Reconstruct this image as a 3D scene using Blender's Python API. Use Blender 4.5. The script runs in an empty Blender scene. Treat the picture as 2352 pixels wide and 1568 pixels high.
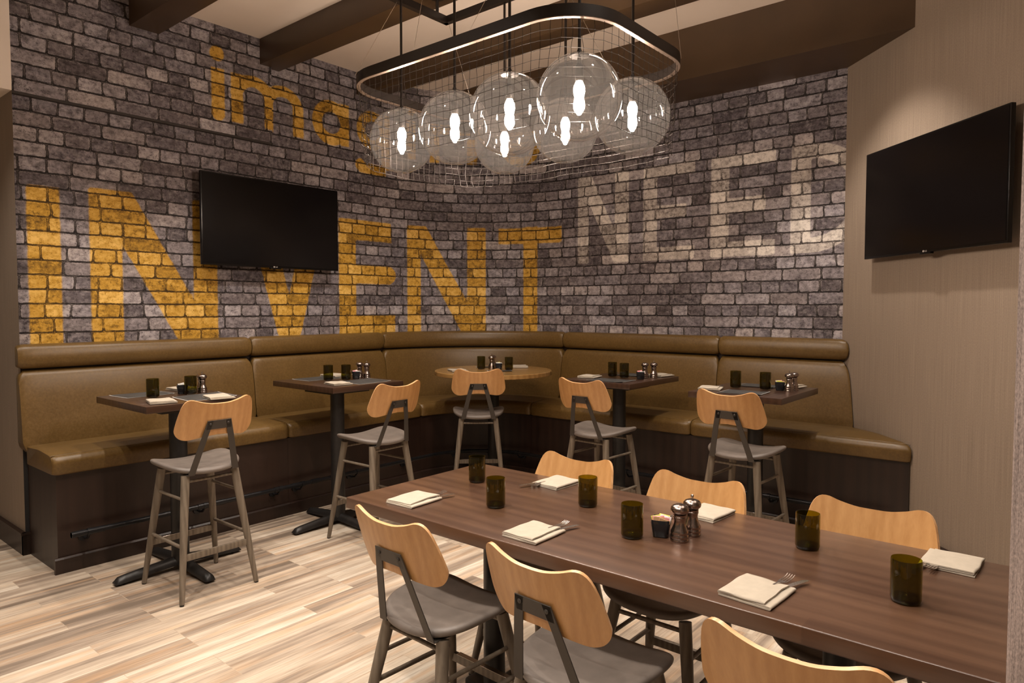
import bpy, bmesh, math, random
import numpy as np
from mathutils import Vector, Matrix, noise
random.seed(7)
PI = math.pi
R_ = math.radians
sc = bpy.context.scene
col = sc.collection

# ------------------------------------------------------------------ layout constants (metres)
XW, YW, RC, Y0 = -5.45, 5.80, 1.35, 1.41       # left wall x, back wall y, corner radius, start of brick wall
ZC, ZB, ZS = 3.90, 3.69, 3.49                  # ceiling, beam underside, soffit underside
DG = 4.325                                     # diagonal wall: x + y = DG
HT, HL = 1.067, 0.845                          # high tables, long table

# ------------------------------------------------------------------ material helpers
def new_mat(name):
    m = bpy.data.materials.new(name); m.use_nodes = True
    nt = m.node_tree
    return m, nt, nt.nodes['Principled BSDF']

def N(nt, t, **kw):
    n = nt.nodes.new(t)
    for k, v in kw.items():
        if k in n.inputs.keys() if hasattr(n.inputs, 'keys') else False:
            n.inputs[k].default_value = v
        else:
            setattr(n, k, v)
    return n

def L(nt, a, b): nt.links.new(a, b)

def ramp(nt, fac, stops, interp='LINEAR'):
    r = nt.nodes.new('ShaderNodeValToRGB')
    r.color_ramp.interpolation = interp
    e = r.color_ramp.elements
    while len(e) < len(stops): e.new(0.5)
    for i, (p, c) in enumerate(stops):
        e[i].position = p
        e[i].color = (*c, 1) if len(c) == 3 else c
    L(nt, fac, r.inputs[0])
    return r.outputs[0]

def rampf(nt, fac, a, b, lo=0.0, hi=1.0):
    m = nt.nodes.new('ShaderNodeMapRange')
    m.inputs['From Min'].default_value = a; m.inputs['From Max'].default_value = b
    m.inputs['To Min'].default_value = lo; m.inputs['To Max'].default_value = hi
    L(nt, fac, m.inputs[0])
    return m.outputs[0]

def mix(nt, fac, a, b, mode='MIX'):
    m = nt.nodes.new('ShaderNodeMix'); m.data_type = 'RGBA'; m.blend_type = mode
    if isinstance(fac, (int, float)): m.inputs[0].default_value = fac
    else: L(nt, fac, m.inputs[0])
    for s, v in ((6, a), (7, b)):
        if isinstance(v, tuple): m.inputs[s].default_value = (*v, 1) if len(v) == 3 else v
        else: L(nt, v, m.inputs[s])
    return m.outputs[2]

def math_(nt, op, a, b=None, c=None):
    m = nt.nodes.new('ShaderNodeMath'); m.operation = op
    for i, v in enumerate((a, b, c)):
        if v is None: continue
        if isinstance(v, (int, float)): m.inputs[i].default_value = v
        else: L(nt, v, m.inputs[i])
    return m.outputs[0]

def vmath(nt, op, a, b=None):
    m = nt.nodes.new('ShaderNodeVectorMath'); m.operation = op
    for i, v in enumerate((a, b)):
        if v is None: continue
        if isinstance(v, tuple): m.inputs[i].default_value = v
        else: L(nt, v, m.inputs[i])
    return m.outputs[0]

def noise_(nt, vec, scale, detail=4, rough=0.55, out='Fac'):
    n = nt.nodes.new('ShaderNodeTexNoise')
    n.inputs['Scale'].default_value = scale; n.inputs['Detail'].default_value = detail
    n.inputs['Roughness'].default_value = rough
    if vec is not None: L(nt, vec, n.inputs['Vector'])
    return n.outputs[out]

def objco(nt, scale=(1, 1, 1), kind='Object'):
    tc = nt.nodes.new('ShaderNodeTexCoord'); mp = nt.nodes.new('ShaderNodeMapping')
    mp.inputs['Scale'].default_value = scale
    L(nt, tc.outputs[kind], mp.inputs['Vector'])
    return mp.outputs[0]

def bump(nt, h, bs, strength=0.3, dist=0.01):
    b = nt.nodes.new('ShaderNodeBump')
    b.inputs['Strength'].default_value = strength; b.inputs['Distance'].default_value = dist
    L(nt, h, b.inputs['Height']); L(nt, b.outputs[0], bs.inputs['Normal'])

def simple(name, c, rough=0.5, metal=0.0, var=0.0, scale=20, spec=0.5):
    m, nt, b = new_mat(name)
    b.inputs['Roughness'].default_value = rough; b.inputs['Metallic'].default_value = metal
    b.inputs['Specular IOR Level'].default_value = spec
    if var > 0:
        f = noise_(nt, objco(nt), scale, 5)
        lo = tuple(x * (1 - var) for x in c); hi = tuple(min(1, x * (1 + var)) for x in c)
        L(nt, ramp(nt, f, [(0.3, lo), (0.7, hi)]), b.inputs['Base Color'])
    else:
        b.inputs['Base Color'].default_value = (*c, 1)
    return m

def wood(name, dark, light, axis='z', scale=1.0, rough=0.4, coat=0.0, ring=1.0, kind='Object', contrast=1.0):
    """straight grained wood, grain along the given local axis"""
    m, nt, b = new_mat(name)
    s = {'x': (0.8, 14, 14), 'y': (14, 0.8, 14), 'z': (14, 14, 0.8)}[axis]
    s = tuple(v * scale for v in s)
    co = objco(nt, s, kind)
    n1 = noise_(nt, co, 1.5, 6, 0.6)
    n2 = noise_(nt, co, 9, 3, 0.5)
    n3 = noise_(nt, objco(nt, kind=kind), 2.2 * scale, 2)
    w = nt.nodes.new('ShaderNodeTexWave'); w.wave_type = 'BANDS'
    w.bands_direction = {'x': 'Y', 'y': 'X', 'z': 'X'}[axis]
    w.inputs['Scale'].default_value = 0.55; w.inputs['Distortion'].default_value = 5.0
    w.inputs['Detail'].default_value = 2; w.inputs['Detail Scale'].default_value = 0.8
    L(nt, co, w.inputs['Vector'])
    f = math_(nt, 'ADD', math_(nt, 'MULTIPLY', n1, 0.55), math_(nt, 'MULTIPLY', n2, 0.2))
    f = math_(nt, 'ADD', f, math_(nt, 'MULTIPLY', w.outputs['Fac'], 0.18 * ring))
    f = math_(nt, 'ADD', f, math_(nt, 'MULTIPLY', n3, 0.2))
    h = 0.16 / contrast
    L(nt, ramp(nt, f, [(0.56 - h, dark), (0.56 + h, light)]), b.inputs['Base Color'])
    b.inputs['Roughness'].default_value = rough
    b.inputs['Coat Weight'].default_value = coat; b.inputs['Coat Roughness'].default_value = 0.25
    bump(nt, n2, b, 0.06, 0.002)
    return m

# ------------------------------------------------------------------ mesh helpers
class MB:
    def __init__(s): s.v = []; s.f = []; s.mi = []
    def add(s, vs, fs, mi=0):
        o = len(s.v); s.v += [tuple(map(float, p)) for p in vs]
        s.f += [tuple(i + o for i in f) for f in fs]; s.mi += [mi] * len(fs)
        return s
    def box(s, x0, x1, y0, y1, z0, z1, mi=0):
        vs = [(x, y, z) for z in (z0, z1) for y in (y0, y1) for x in (x0, x1)]
        return s.add(vs, [(0, 2, 3, 1), (4, 5, 7, 6), (0, 1, 5, 4), (2, 6, 7, 3), (0, 4, 6, 2), (1, 3, 7, 5)], mi)
    def tube(s, pts, r, n=12, caps=True, mi=0, closed=False):
        pts = [Vector(p) for p in pts]
        rs = r if isinstance(r, (list, tuple)) else [r] * len(pts)
        vs = []; m = len(pts); ref = None
        for i, p in enumerate(pts):
            if closed: d = pts[(i + 1) % m] - pts[i - 1]
            else: d = pts[min(i + 1, m - 1)] - pts[max(i - 1, 0)]
            d.normalize()
            if ref is None:
                ref = Vector((0, 0, 1)) if abs(d.z) < 0.9 else Vector((1, 0, 0))
            a = d.cross(ref); a.normalize(); b = d.cross(a)
            ref = a.cross(d) if False else ref
            for k in range(n):
                t = 2 * PI * k / n
                vs.append(p + a * (math.cos(t) * rs[i]) + b * (math.sin(t) * rs[i]))
        fs = []
        for i in range(m if closed else m - 1):
            j = (i + 1) % m
            for k in range(n):
                l = (k + 1) % n
                fs.append((i * n + k, i * n + l, j * n + l, j * n + k))
        if caps and not closed:
            fs.append(tuple(range(n))[::-1]); fs.append(tuple((m - 1) * n + k for k in range(n)))
        return s.add(vs, fs, mi)
    def lathe(s, prof, n=32, c=(0, 0, 0), mi=0, cap0=True, cap1=True):
        vs = []; m = len(prof)
        for r, z in prof:
            for k in range(n):
                t = 2 * PI * k / n
                vs.append((c[0] + r * math.cos(t), c[1] + r * math.sin(t), c[2] + z))
        fs = [(i * n + k, i * n + (k + 1) % n, (i + 1) * n + (k + 1) % n, (i + 1) * n + k) for i in range(m - 1) for k in range(n)]
        if cap0: fs.append(tuple(range(n))[::-1])
        if cap1: fs.append(tuple((m - 1) * n + k for k in range(n)))
        return s.add(vs, fs, mi)
    def prism(s, poly, z0, z1, mi=0):
        n = len(poly)
        vs = [(x, y, z0) for x, y in poly] + [(x, y, z1) for x, y in poly]
        fs = [tuple(range(n))[::-1], tuple(range(n, 2 * n))] + [(i, (i + 1) % n, n + (i + 1) % n, n + i) for i in range(n)]
        return s.add(vs, fs, mi)
    def build(s, name, mat, parent=None, smooth=True, angle=38, bevel=0.0, seg=2, loc=None):
        me = bpy.data.meshes.new(name)
        me.from_pydata(s.v, [], s.f)
        mats = mat if isinstance(mat, (list, tuple)) else [mat]
        for q in mats: me.materials.append(q)
        for p, i in zip(me.polygons, s.mi): p.material_index = i
        bm = bmesh.new(); bm.from_mesh(me)
        bmesh.ops.recalc_face_normals(bm, faces=bm.faces)
        if bevel > 0:
            es = [e for e in bm.edges if len(e.link_faces) == 2 and e.calc_face_angle(0) > R_(30)]
            bmesh.ops.bevel(bm, geom=es, offset=bevel, segments=seg, affect='EDGES', profile=0.6, clamp_overlap=True)
        if smooth:
            for f in bm.faces: f.smooth = True
            for e in bm.edges:
                e.smooth = not (len(e.link_faces) == 2 and e.calc_face_angle(0) > R_(angle))
        bm.to_mesh(me); bm.free()
        o = bpy.data.objects.new(name, me); col.objects.link(o)
        if parent is not None: o.parent = parent
        if loc is not None: o.location = loc
        return o

def tag(o, label=None, cat=None, group=None, kind=None):
    if label: o['label'] = label
    if cat: o['category'] = cat
    if group: o['group'] = group
    if kind: o['kind'] = kind
    return o

def empty(name, loc=(0, 0, 0), rz=0.0, label=None, cat=None, group=None):
    o = bpy.data.objects.new(name, None); col.objects.link(o)
    o.empty_display_size = 0.1
    o.location = loc; o.rotation_euler = (0, 0, rz)
    return tag(o, label, cat, group)

def copy_tree(o, parent=None):
    c = o.copy(); col.objects.link(c)
    if parent is not None: c.parent = parent
    for ch in list(o.children): copy_tree(ch, c)
    return c

_used = set()
def place(proto, loc, rz, label, group=None):
    if proto.name in _used: o = copy_tree(proto)
    else: o = proto; _used.add(proto.name)
    o.location = loc; o.rotation_euler = (0, 0, rz)
    o['label'] = label
    if group: o['group'] = group
    return o

# ------------------------------------------------------------------ materials
def brick_material(name):
    """printed brick wallpaper; u,v in metres in the UV map; signed distances of the painted letters as attributes"""
    m, nt, b = new_mat(name)
    uvn = nt.nodes.new('ShaderNodeUVMap'); uvn.uv_map = 'UVMap'
    uv = uvn.outputs[0]
    A = lambda op, a, b_=None, c=None: math_(nt, op, a, b_, c)
    d1 = vmath(nt, 'SUBTRACT', noise_(nt, uv, 3.5, 2, out='Color'), (0.5, 0.5, 0.5))
    d2 = vmath(nt, 'SUBTRACT', noise_(nt, uv, 30.0, 3, out='Color'), (0.5, 0.5, 0.5))
    p = vmath(nt, 'ADD', uv, vmath(nt, 'MULTIPLY', d1, (0.05, 0.012, 0)))
    p = vmath(nt, 'ADD', p, vmath(nt, 'MULTIPLY', d2, (0.010, 0.009, 0)))
    sp = nt.nodes.new('ShaderNodeSeparateXYZ'); L(nt, p, sp.inputs[0])
    RH = 0.0982
    vv = A('DIVIDE', sp.outputs['Y'], RH); row = A('FLOOR', vv); fv = A('FRACT', vv)
    par = A('FLOORED_MODULO', row, 2.0)
    def white(x, y, z=0.0):
        c = nt.nodes.new('ShaderNodeCombineXYZ')
        for i, q in enumerate((x, y, z)):
            if isinstance(q, (int, float)): c.inputs[i].default_value = q
            else: L(nt, q, c.inputs[i])
        w = nt.nodes.new('ShaderNodeTexWhiteNoise'); w.noise_dimensions = '3D'; L(nt, c.outputs[0], w.inputs[0]); return w.outputs['Value']
    Wd = A('ADD', 0.158, A('MULTIPLY', par, 0.148))
    uu = A('ADD', A('DIVIDE', sp.outputs['X'], Wd), A('MULTIPLY', white(row, 3.3), 7.0))
    ci = A('FLOOR', uu); fu = A('FRACT', uu)
    r1 = white(ci, row); r2 = white(ci, row, 5.5)
    gap = 0.0046
    px = A('MULTIPLY', A('ABSOLUTE', A('SUBTRACT', fu, 0.5)), Wd)
    py = A('MULTIPLY', A('ABSOLUTE', A('SUBTRACT', fv, 0.5)), RH)
    rad = A('ADD', 0.006, A('MULTIPLY', r2, 0.009))
    qx = A('MAXIMUM', A('ADD', A('SUBTRACT', px, A('SUBTRACT', A('MULTIPLY', Wd, 0.5), gap + .002)), rad), 0.0)
    qy = A('MAXIMUM', A('ADD', A('SUBTRACT', py, RH / 2 - gap), rad), 0.0)
    sd = A('SUBTRACT', A('SQRT', A('ADD', A('MULTIPLY', qx, qx), A('MULTIPLY', qy, qy))), rad)
    big = noise_(nt, vmath(nt, 'ADD', uv, (3.1, 1.7, 0)), 8, 4, 0.6)
    mid = noise_(nt, uv, 30, 8, 0.72)
    fine = noise_(nt, uv, 130, 5, 0.75)
    sd = A('ADD', sd, A('MULTIPLY', A('SUBTRACT', noise_(nt, uv, 75, 4, 0.7), 0.5), 0.0085))
    mort = rampf(nt, sd, -0.0006, 0.0012)
    # brick faces
    val = A('ADD', A('MULTIPLY', r1, 0.40), A('ADD', A('MULTIPLY', big, 0.35), A('MULTIPLY', mid, 0.62)))
    face = ramp(nt, val, [(0.42, (0.058, 0.048, 0.052)), (0.58, (0.150, 0.130, 0.135)), (0.76, (0.280, 0.250, 0.252)), (0.95, (0.50, 0.455, 0.44))])
    tint = ramp(nt, A('ADD', A('MULTIPLY', noise_(nt, uv, 1.7, 2), 0.6), A('MULTIPLY', r2, 0.4)), [(0.3, (0.95, 0.96, 1.05)), (0.7, (1.06, 1.01, 0.99))])
    face = mix(nt, 1.0, face, tint, 'MULTIPLY')
    rim = A('MULTIPLY', rampf(nt, sd, -0.0105, -0.0035), rampf(nt, mid, 0.42, 0.62))
    face = mix(nt, A('MULTIPLY', rim, 0.60), face, (0.40, 0.345, 0.325))
    pits = rampf(nt, A('ADD', A('MULTIPLY', fine, 0.55), A('MULTIPLY', mid, 0.45)), 0.475, 0.395)
    blot = rampf(nt, noise_(nt, vmath(nt, 'MULTIPLY', uv, (1.0, 2.2, 1.0)), 11, 6, 0.7), 0.52, 0.70)
    face = mix(nt, A('MULTIPLY', blot, 0.68), face, (0.045, 0.035, 0.035))
    edge = A('MULTIPLY', rampf(nt, sd, -0.020, -0.001), rampf(nt, noise_(nt, uv, 17, 4, 0.6), 0.46, 0.60))
    face = mix(nt, A('MULTIPLY', edge, 0.60), face, (0.035, 0.027, 0.027))
    lite = rampf(nt, noise_(nt, vmath(nt, 'ADD', vmath(nt, 'MULTIPLY', uv, (1.0, 2.0, 1.0)), (9, 4, 0)), 13, 6, 0.7), 0.54, 0.70)
    face = mix(nt, A('MULTIPLY', lite, 0.45), face, (0.46, 0.41, 0.40))
    face = mix(nt, A('MULTIPLY', pits, 0.85), face, (0.022, 0.016, 0.015))
    spk = rampf(nt, noise_(nt, uv, 260, 3, 0.7), 0.62, 0.72)
    face = mix(nt, A('MULTIPLY', spk, 0.35), face, (0.40, 0.36, 0.34))
    vor = nt.nodes.new('ShaderNodeTexVoronoi'); vor.feature = 'DISTANCE_TO_EDGE'
    vor.inputs['Scale'].default_value = 15
    L(nt, vmath(nt, 'ADD', uv, vmath(nt, 'MULTIPLY', d2, (0.16, 0.16, 0))), vor.inputs['Vector'])
    crack = A('MULTIPLY', rampf(nt, vor.outputs['Distance'], 0.016, 0.0), rampf(nt, big, 0.55, 0.66))
    face = mix(nt, A('MULTIPLY', crack, 0.75), face, (0.02, 0.015, 0.014))
    # mortar: grey brown crumbs, with a black line hugging the bricks, heaviest underneath
    mc = ramp(nt, A('ADD', A('MULTIPLY', noise_(nt, uv, 14, 3), 0.5), A('MULTIPLY', fine, 0.5)),
              [(0.40, (0.020, 0.015, 0.014)), (0.54, (0.110, 0.090, 0.086)), (0.68, (0.29, 0.25, 0.235))])
    base = mix(nt, mort, face, mc)
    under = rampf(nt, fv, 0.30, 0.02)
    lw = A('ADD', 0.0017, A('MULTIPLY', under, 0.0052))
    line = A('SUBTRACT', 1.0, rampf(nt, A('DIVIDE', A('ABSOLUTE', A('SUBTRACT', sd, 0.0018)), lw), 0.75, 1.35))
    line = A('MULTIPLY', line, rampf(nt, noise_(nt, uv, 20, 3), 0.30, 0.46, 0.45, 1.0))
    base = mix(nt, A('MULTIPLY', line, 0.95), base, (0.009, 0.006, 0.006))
    lum = nt.nodes.new('ShaderNodeRGBToBW'); L(nt, base, lum.inputs[0]); lum = lum.outputs[0]
    # painted letters
    def attr(n):
        a = nt.nodes.new('ShaderNodeAttribute'); a.attribute_name = n; return a.outputs['Fac']
    wob = A('MULTIPLY', A('SUBTRACT', noise_(nt, uv, 18, 3), 0.5), 0.016)
    my = rampf(nt, A('ADD', attr('yellow_paint'), wob), -0.006, 0.006)
    mw = rampf(nt, A('ADD', attr('white_paint'), A('MULTIPLY', wob, 0.4)), -0.004, 0.004)
    yel = ramp(nt, lum, [(0.0, (0.018, 0.010, 0.003)), (0.05, (0.17, 0.088, 0.010)), (0.15, (0.50, 0.27, 0.026)), (0.40, (0.80, 0.50, 0.12))])
    whi = ramp(nt, lum, [(0.0, (0.02, 0.015, 0.013)), (0.04, (0.16, 0.135, 0.12)), (0.13, (0.50, 0.44, 0.39)), (0.35, (0.86, 0.79, 0.70))])
    base = mix(nt, A('MULTIPLY', my, 0.95), base, yel)
    base = mix(nt, A('MULTIPLY', mw, 0.74), base, whi)
    L(nt, base, b.inputs['Base Color'])
    b.inputs['Roughness'].default_value = 0.72
    b.inputs['Specular IOR Level'].default_value = 0.25
    return m

def fabric_wall(name, c, fine=1.0, contrast=0.12, pink=0.0):
    m, nt, b = new_mat(name)
    co = objco(nt, (1, 1, 1), 'UV')
    def st(sx, sy, k, det=3):
        mp = nt.nodes.new('ShaderNodeMapping'); mp.inputs['Scale'].default_value = (sx, sy, 1)
        L(nt, co, mp.inputs[0]); return noise_(nt, mp.outputs[0], k, det, 0.6)
    v1 = st(170 * fine, 2.0 * fine, 1.0, 4); v2 = st(300 * fine, 90 * fine, 1.0, 2); v3 = st(30 * fine, 0.8, 1.0, 2)
    f = math_(nt, 'ADD', math_(nt, 'MULTIPLY', v1, 0.5), math_(nt, 'ADD', math_(nt, 'MULTIPLY', v2, 0.42), math_(nt, 'MULTIPLY', v3, 0.08)))
    lo = tuple(x * (1 - contrast * 2.2) for x in c); hi = tuple(x * (1 + contrast * 2.2) for x in c)
    L(nt, ramp(nt, f, [(0.35, lo), (0.65, hi)]), b.inputs['Base Color'])
    b.inputs['Roughness'].default_value = 0.62; b.inputs['Specular IOR Level'].default_value = 0.3
    bump(nt, v2, b, 0.15, 0.002)
    return m

def floor_material():
    m, nt, b = new_mat('wood_plank_tile')
    tc = nt.nodes.new('ShaderNodeTexCoord'); sp = nt.nodes.new('ShaderNodeSeparateXYZ')
    L(nt, tc.outputs['Object'], sp.inputs[0])
    cb = nt.nodes.new('ShaderNodeCombineXYZ')
    L(nt, sp.outputs['Y'], cb.inputs['X']); L(nt, sp.outputs['X'], cb.inputs['Y'])
    pv = vmath(nt, 'ADD', cb.outputs[0], (0.29, -0.013, 0))
    t = nt.nodes.new('ShaderNodeTexBrick')
    t.offset = 0.37; t.offset_frequency = 3; t.squash = 1.0
    t.inputs['Color1'].default_value = (0, 0, 0, 1); t.inputs['Color2'].default_value = (1, 1, 1, 1)
    t.inputs['Mortar'].default_value = (0.5, 0.5, 0.5, 1); t.inputs['Scale'].default_value = 1
    t.inputs['Mortar Size'].default_value = 0.0014; t.inputs['Mortar Smooth'].default_value = 0.1
    t.inputs['Brick Width'].default_value = 0.92; t.inputs['Row Height'].default_value = 0.137
    L(nt, pv, t.inputs['Vector'])
    rnd = t.outputs['Color']
    off = vmath(nt, 'MULTIPLY', rnd, (7.3, 11.9, 5.1))
    mp = nt.nodes.new('ShaderNodeMapping'); mp.inputs['Scale'].default_value = (0.9, 15, 1)
    L(nt, pv, mp.inputs[0])
    c1 = vmath(nt, 'ADD', mp.outputs[0], off)
    n1 = noise_(nt, c1, 0.85, 3, 0.5)
    n1b = noise_(nt, vmath(nt, 'ADD', c1, (20, 5, 3)), 1.3, 3, 0.5)
    mp2 = nt.nodes.new('ShaderNodeMapping'); mp2.inputs['Scale'].default_value = (3.0, 60, 1)
    L(nt, pv, mp2.inputs[0])
    n2 = noise_(nt, vmath(nt, 'ADD', mp2.outputs[0], off), 1.6, 6, 0.65)
    f = math_(nt, 'ADD', math_(nt, 'MULTIPLY', n1, 0.74), math_(nt, 'MULTIPLY', n2, 0.12))
    f = math_(nt, 'ADD', f, math_(nt, 'MULTIPLY', math_(nt, 'SUBTRACT', rnd, 0.42), 0.20))
    c = ramp(nt, f, [(0.28, (0.185, 0.145, 0.112)), (0.37, (0.32, 0.255, 0.20)), (0.46, (0.49, 0.40, 0.31)), (0.55, (0.60, 0.515, 0.410)), (0.67, (0.70, 0.635, 0.540))])
    warm = mix(nt, rampf(nt, n1b, 0.5, 0.72), c, (0.60, 0.37, 0.20))
    c = mix(nt, 0.5, c, warm)
    g = rampf(nt, n2, 0.52, 0.30)
    c = mix(nt, math_(nt, 'MULTIPLY', g, 0.38), c, (0.20, 0.145, 0.10))
    c = mix(nt, math_(nt, 'MULTIPLY', t.outputs['Fac'], 0.6), c, (0.42, 0.33, 0.24))
    L(nt, c, b.inputs['Base Color'])
    b.inputs['Roughness'].default_value = 0.42
    b.inputs['Specular IOR Level'].default_value = 0.35
    bump(nt, t.outputs['Fac'], b, -0.15, 0.002)
    return m

def leather_material():
    m, nt, b = new_mat('olive_brown_leather')
    co = objco(nt)
    n1 = noise_(nt, co, 5, 6, 0.65); n2 = noise_(nt, co, 60, 5, 0.7); n3 = noise_(nt, co, 260, 2)
    f = math_(nt, 'ADD', math_(nt, 'MULTIPLY', n1, 0.35), math_(nt, 'MULTIPLY', n2, 0.65))
    L(nt, ramp(nt, f, [(0.36, (0.094, 0.052, 0.013)), (0.52, (0.126, 0.071, 0.019)), (0.68, (0.158, 0.092, 0.028))]), b.inputs['Base Color'])
    L(nt, rampf(nt, n2, 0.3, 0.7, 0.34, 0.46), b.inputs['Roughness'])
    b.inputs['Specular IOR Level'].default_value = 0.45
    bump(nt, n3, b, 0.10, 0.0015)
    return m

def glassy(name, tint, refl=1.0, haze=0.0, hazecol=(0.8, 0.75, 0.7), rough=0.03):
    """thin walled tinted glass: tinted see-through plus a Fresnel reflection"""
    m = bpy.data.materials.new(name); m.use_nodes = True; nt = m.node_tree
    for n in list(nt.nodes): nt.nodes.remove(n)
    out = nt.nodes.new('ShaderNodeOutputMaterial')
    tr = nt.nodes.new('ShaderNodeBsdfTransparent'); tr.inputs[0].default_value = (*tint, 1)
    gl = nt.nodes.new('ShaderNodeBsdfGlossy'); gl.inputs['Roughness'].default_value = rough
    gl.inputs[0].default_value = (refl, refl, refl, 1)
    fr = nt.nodes.new('ShaderNodeFresnel'); ge = nt.nodes.new('ShaderNodeNewGeometry')
    L(nt, rampf(nt, ge.outputs['Backfacing'], 0, 1, 1.5, 1 / 1.5), fr.inputs[0])
    a = tr.outputs[0]
    if haze > 0:
        di = nt.nodes.new('ShaderNodeBsdfTranslucent'); di.inputs[0].default_value = (*hazecol, 1)
        mh = nt.nodes.new('ShaderNodeMixShader'); mh.inputs[0].default_value = haze
        L(nt, a, mh.inputs[1]); L(nt, di.outputs[0], mh.inputs[2]); a = mh.outputs[0]
    mx = nt.nodes.new('ShaderNodeMixShader')
    L(nt, fr.outputs[0], mx.inputs[0]); L(nt, a, mx.inputs[1]); L(nt, gl.outputs[0], mx.inputs[2])
    L(nt, mx.outputs[0], out.inputs[0])
    return m

def emissive(name, c, s):
    m, nt, b = new_mat(name)
    b.inputs['Base Color'].default_value = (*c, 1)
    b.inputs['Emission Color'].default_value = (*c, 1); b.inputs['Emission Strength'].default_value = s
    return m

M = {}
M['brick'] = brick_material('brick_print_wallpaper')
M['tanwall'] = fabric_wall('tan_woven_wallcovering', (0.265, 0.205, 0.155), 1.0, 0.09)
M['pinkwall'] = fabric_wall('rosy_woven_wallcovering', (0.50, 0.405, 0.375), 2.2, 0.24)
M['ceiling'] = simple('cream_ceiling_paint', (0.82, 0.71, 0.61), 0.55, var=0.04, scale=1.5)
M['beam'] = simple('brown_beam_paint', (0.062, 0.034, 0.014), 0.42, var=0.12, scale=3)
M['floor'] = floor_material()
M['leather'] = leather_material()
M['espresso'] = wood('espresso_panel', (0.013, 0.0058, 0.0036), (0.027, 0.0125, 0.0078), 'z', 0.5, 0.42, 0.05)
M['table'] = wood('walnut_stained_table', (0.060, 0.029, 0.0175), (0.116, 0.061, 0.037), 'x', 0.55, 0.36, 0.35, ring=0.6)
def staves(m, w=.085, l=.62):
    nt = m.node_tree; b = nt.nodes['Principled BSDF']
    src = b.inputs['Base Color'].links[0].from_socket
    t = nt.nodes.new('ShaderNodeTexBrick'); t.offset = 0.41; t.offset_frequency = 3
    t.inputs['Color1'].default_value = (0, 0, 0, 1); t.inputs['Color2'].default_value = (1, 1, 1, 1); t.inputs['Mortar'].default_value = (.5, .5, .5, 1)
    t.inputs['Scale'].default_value = 1; t.inputs['Mortar Size'].default_value = 0.0
    t.inputs['Brick Width'].default_value = l; t.inputs['Row Height'].default_value = w
    L(nt, objco(nt), t.inputs['Vector'])
    g = ramp(nt, t.outputs['Color'], [(0.0, (0.90, 0.87, 0.85)), (0.5, (1.0, 1.0, 1.0)), (1.0, (1.12, 1.11, 1.06))])
    L(nt, mix(nt, 1.0, src, g, 'MULTIPLY'), b.inputs['Base Color'])
staves(M['table'])
M['table'].node_tree.nodes['Principled BSDF'].inputs['Roughness'].default_value = 0.30
M['hightable'] = wood('dark_walnut_table', (0.030, 0.014, 0.0085), (0.058, 0.029, 0.0175), 'y', 0.8, 0.30, 0.4)
M['hightable_edge'] = wood('dark_walnut_edge', (0.045, 0.020, 0.011), (0.075, 0.036, 0.020), 'y', 0.8, 0.34, 0.3)
M['roundtable'] = wood('honey_wood_table', (0.27, 0.145, 0.045), (0.38, 0.22, 0.08), 'x', 0.7, 0.26, 0.4)
M['beech'] = wood('beech_plywood', (0.46, 0.228, 0.078), (0.61, 0.335, 0.132), 'z', 1.0, 0.38, 0.2, ring=0.6, contrast=1.0)
M['plyedge'] = wood('beech_plywood_edge', (0.56, 0.29, 0.12), (0.76, 0.45, 0.22), 'x', 1.5, 0.36, 0.3)
M['leg'] = wood('grey_stained_oak', (0.112, 0.086, 0.062), (0.205, 0.166, 0.124), 'z', 1.6, 0.5)
M['vinyl'] = simple('grey_taupe_vinyl', (0.150, 0.125, 0.108), 0.5, var=0.14, scale=16)
M['gunmetal'] = simple('gunmetal_bracket', (0.058, 0.050, 0.044), 0.45, 0.4)
M['steel'] = simple('brushed_steel', (0.55, 0.50, 0.45), 0.3, 1.0)
M['iron'] = simple('black_cast_iron', (0.016, 0.014, 0.013), 0.42, 0.1, var=0.2, scale=60)
M['pipe'] = simple('black_steel_pipe', (0.022, 0.022, 0.024), 0.30, 0.6)
M['bronze'] = simple('bronze_chandelier_metal', (0.013, 0.009, 0.007), 0.36, 0.3)
M['wire'] = simple('dark_net_wire', (0.022, 0.016, 0.012), 0.40, 0.3)
M['cable'] = simple('steel_cable', (0.5, 0.42, 0.34), 0.3, 1.0)
M['globe'] = glassy('smoked_globe_glass', (0.70, 0.675, 0.665), 1.0, 0.008, (0.85, 0.80, 0.76))
M['bulb'] = emissive('warm_bulb', (1.0, 0.85, 0.71), 340.0)
M['bottle'] = glassy('olive_bottle_glass', (0.55, 0.53, 0.115), 1.0)
M['bottlebase'] = glassy('thick_bottle_base', (0.27, 0.235, 0.05), 1.0)
M['napkin'] = simple('cream_linen', (0.45, 0.395, 0.32), 0.85, var=0.05, scale=40, spec=0.2)
M['cutlery'] = simple('polished_cutlery', (0.80, 0.76, 0.72), 0.24, 1.0)
M['mill'] = simple('bronzed_mill_metal', (0.36, 0.295, 0.265), 0.22, 1.0)
M['millknob'] = simple('mill_chrome', (0.65, 0.58, 0.52), 0.15, 1.0)
M['ceramic'] = simple('black_glazed_ceramic', (0.012, 0.012, 0.014), 0.14)
M['slate'] = simple('slate_print_paper', (0.050, 0.049, 0.048), 0.55, var=0.35, scale=14)
M['paperedge'] = simple('white_paper', (0.55, 0.53, 0.50), 0.6)
M['tvscreen'] = simple('black_screen', (0.004, 0.003, 0.003), 0.16, spec=0.35)
M['tvbody'] = simple('black_tv_plastic', (0.004, 0.0035, 0.0035), 0.25, spec=0.3)
M['logo'] = simple('logo_silver', (0.6, 0.55, 0.5), 0.3, 0.4)
PK = {'pink': (0.85, 0.36, 0.40), 'white': (0.86, 0.84, 0.84), 'yellow': (0.80, 0.80, 0.16), 'brown': (0.56, 0.33, 0.17)}
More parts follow.
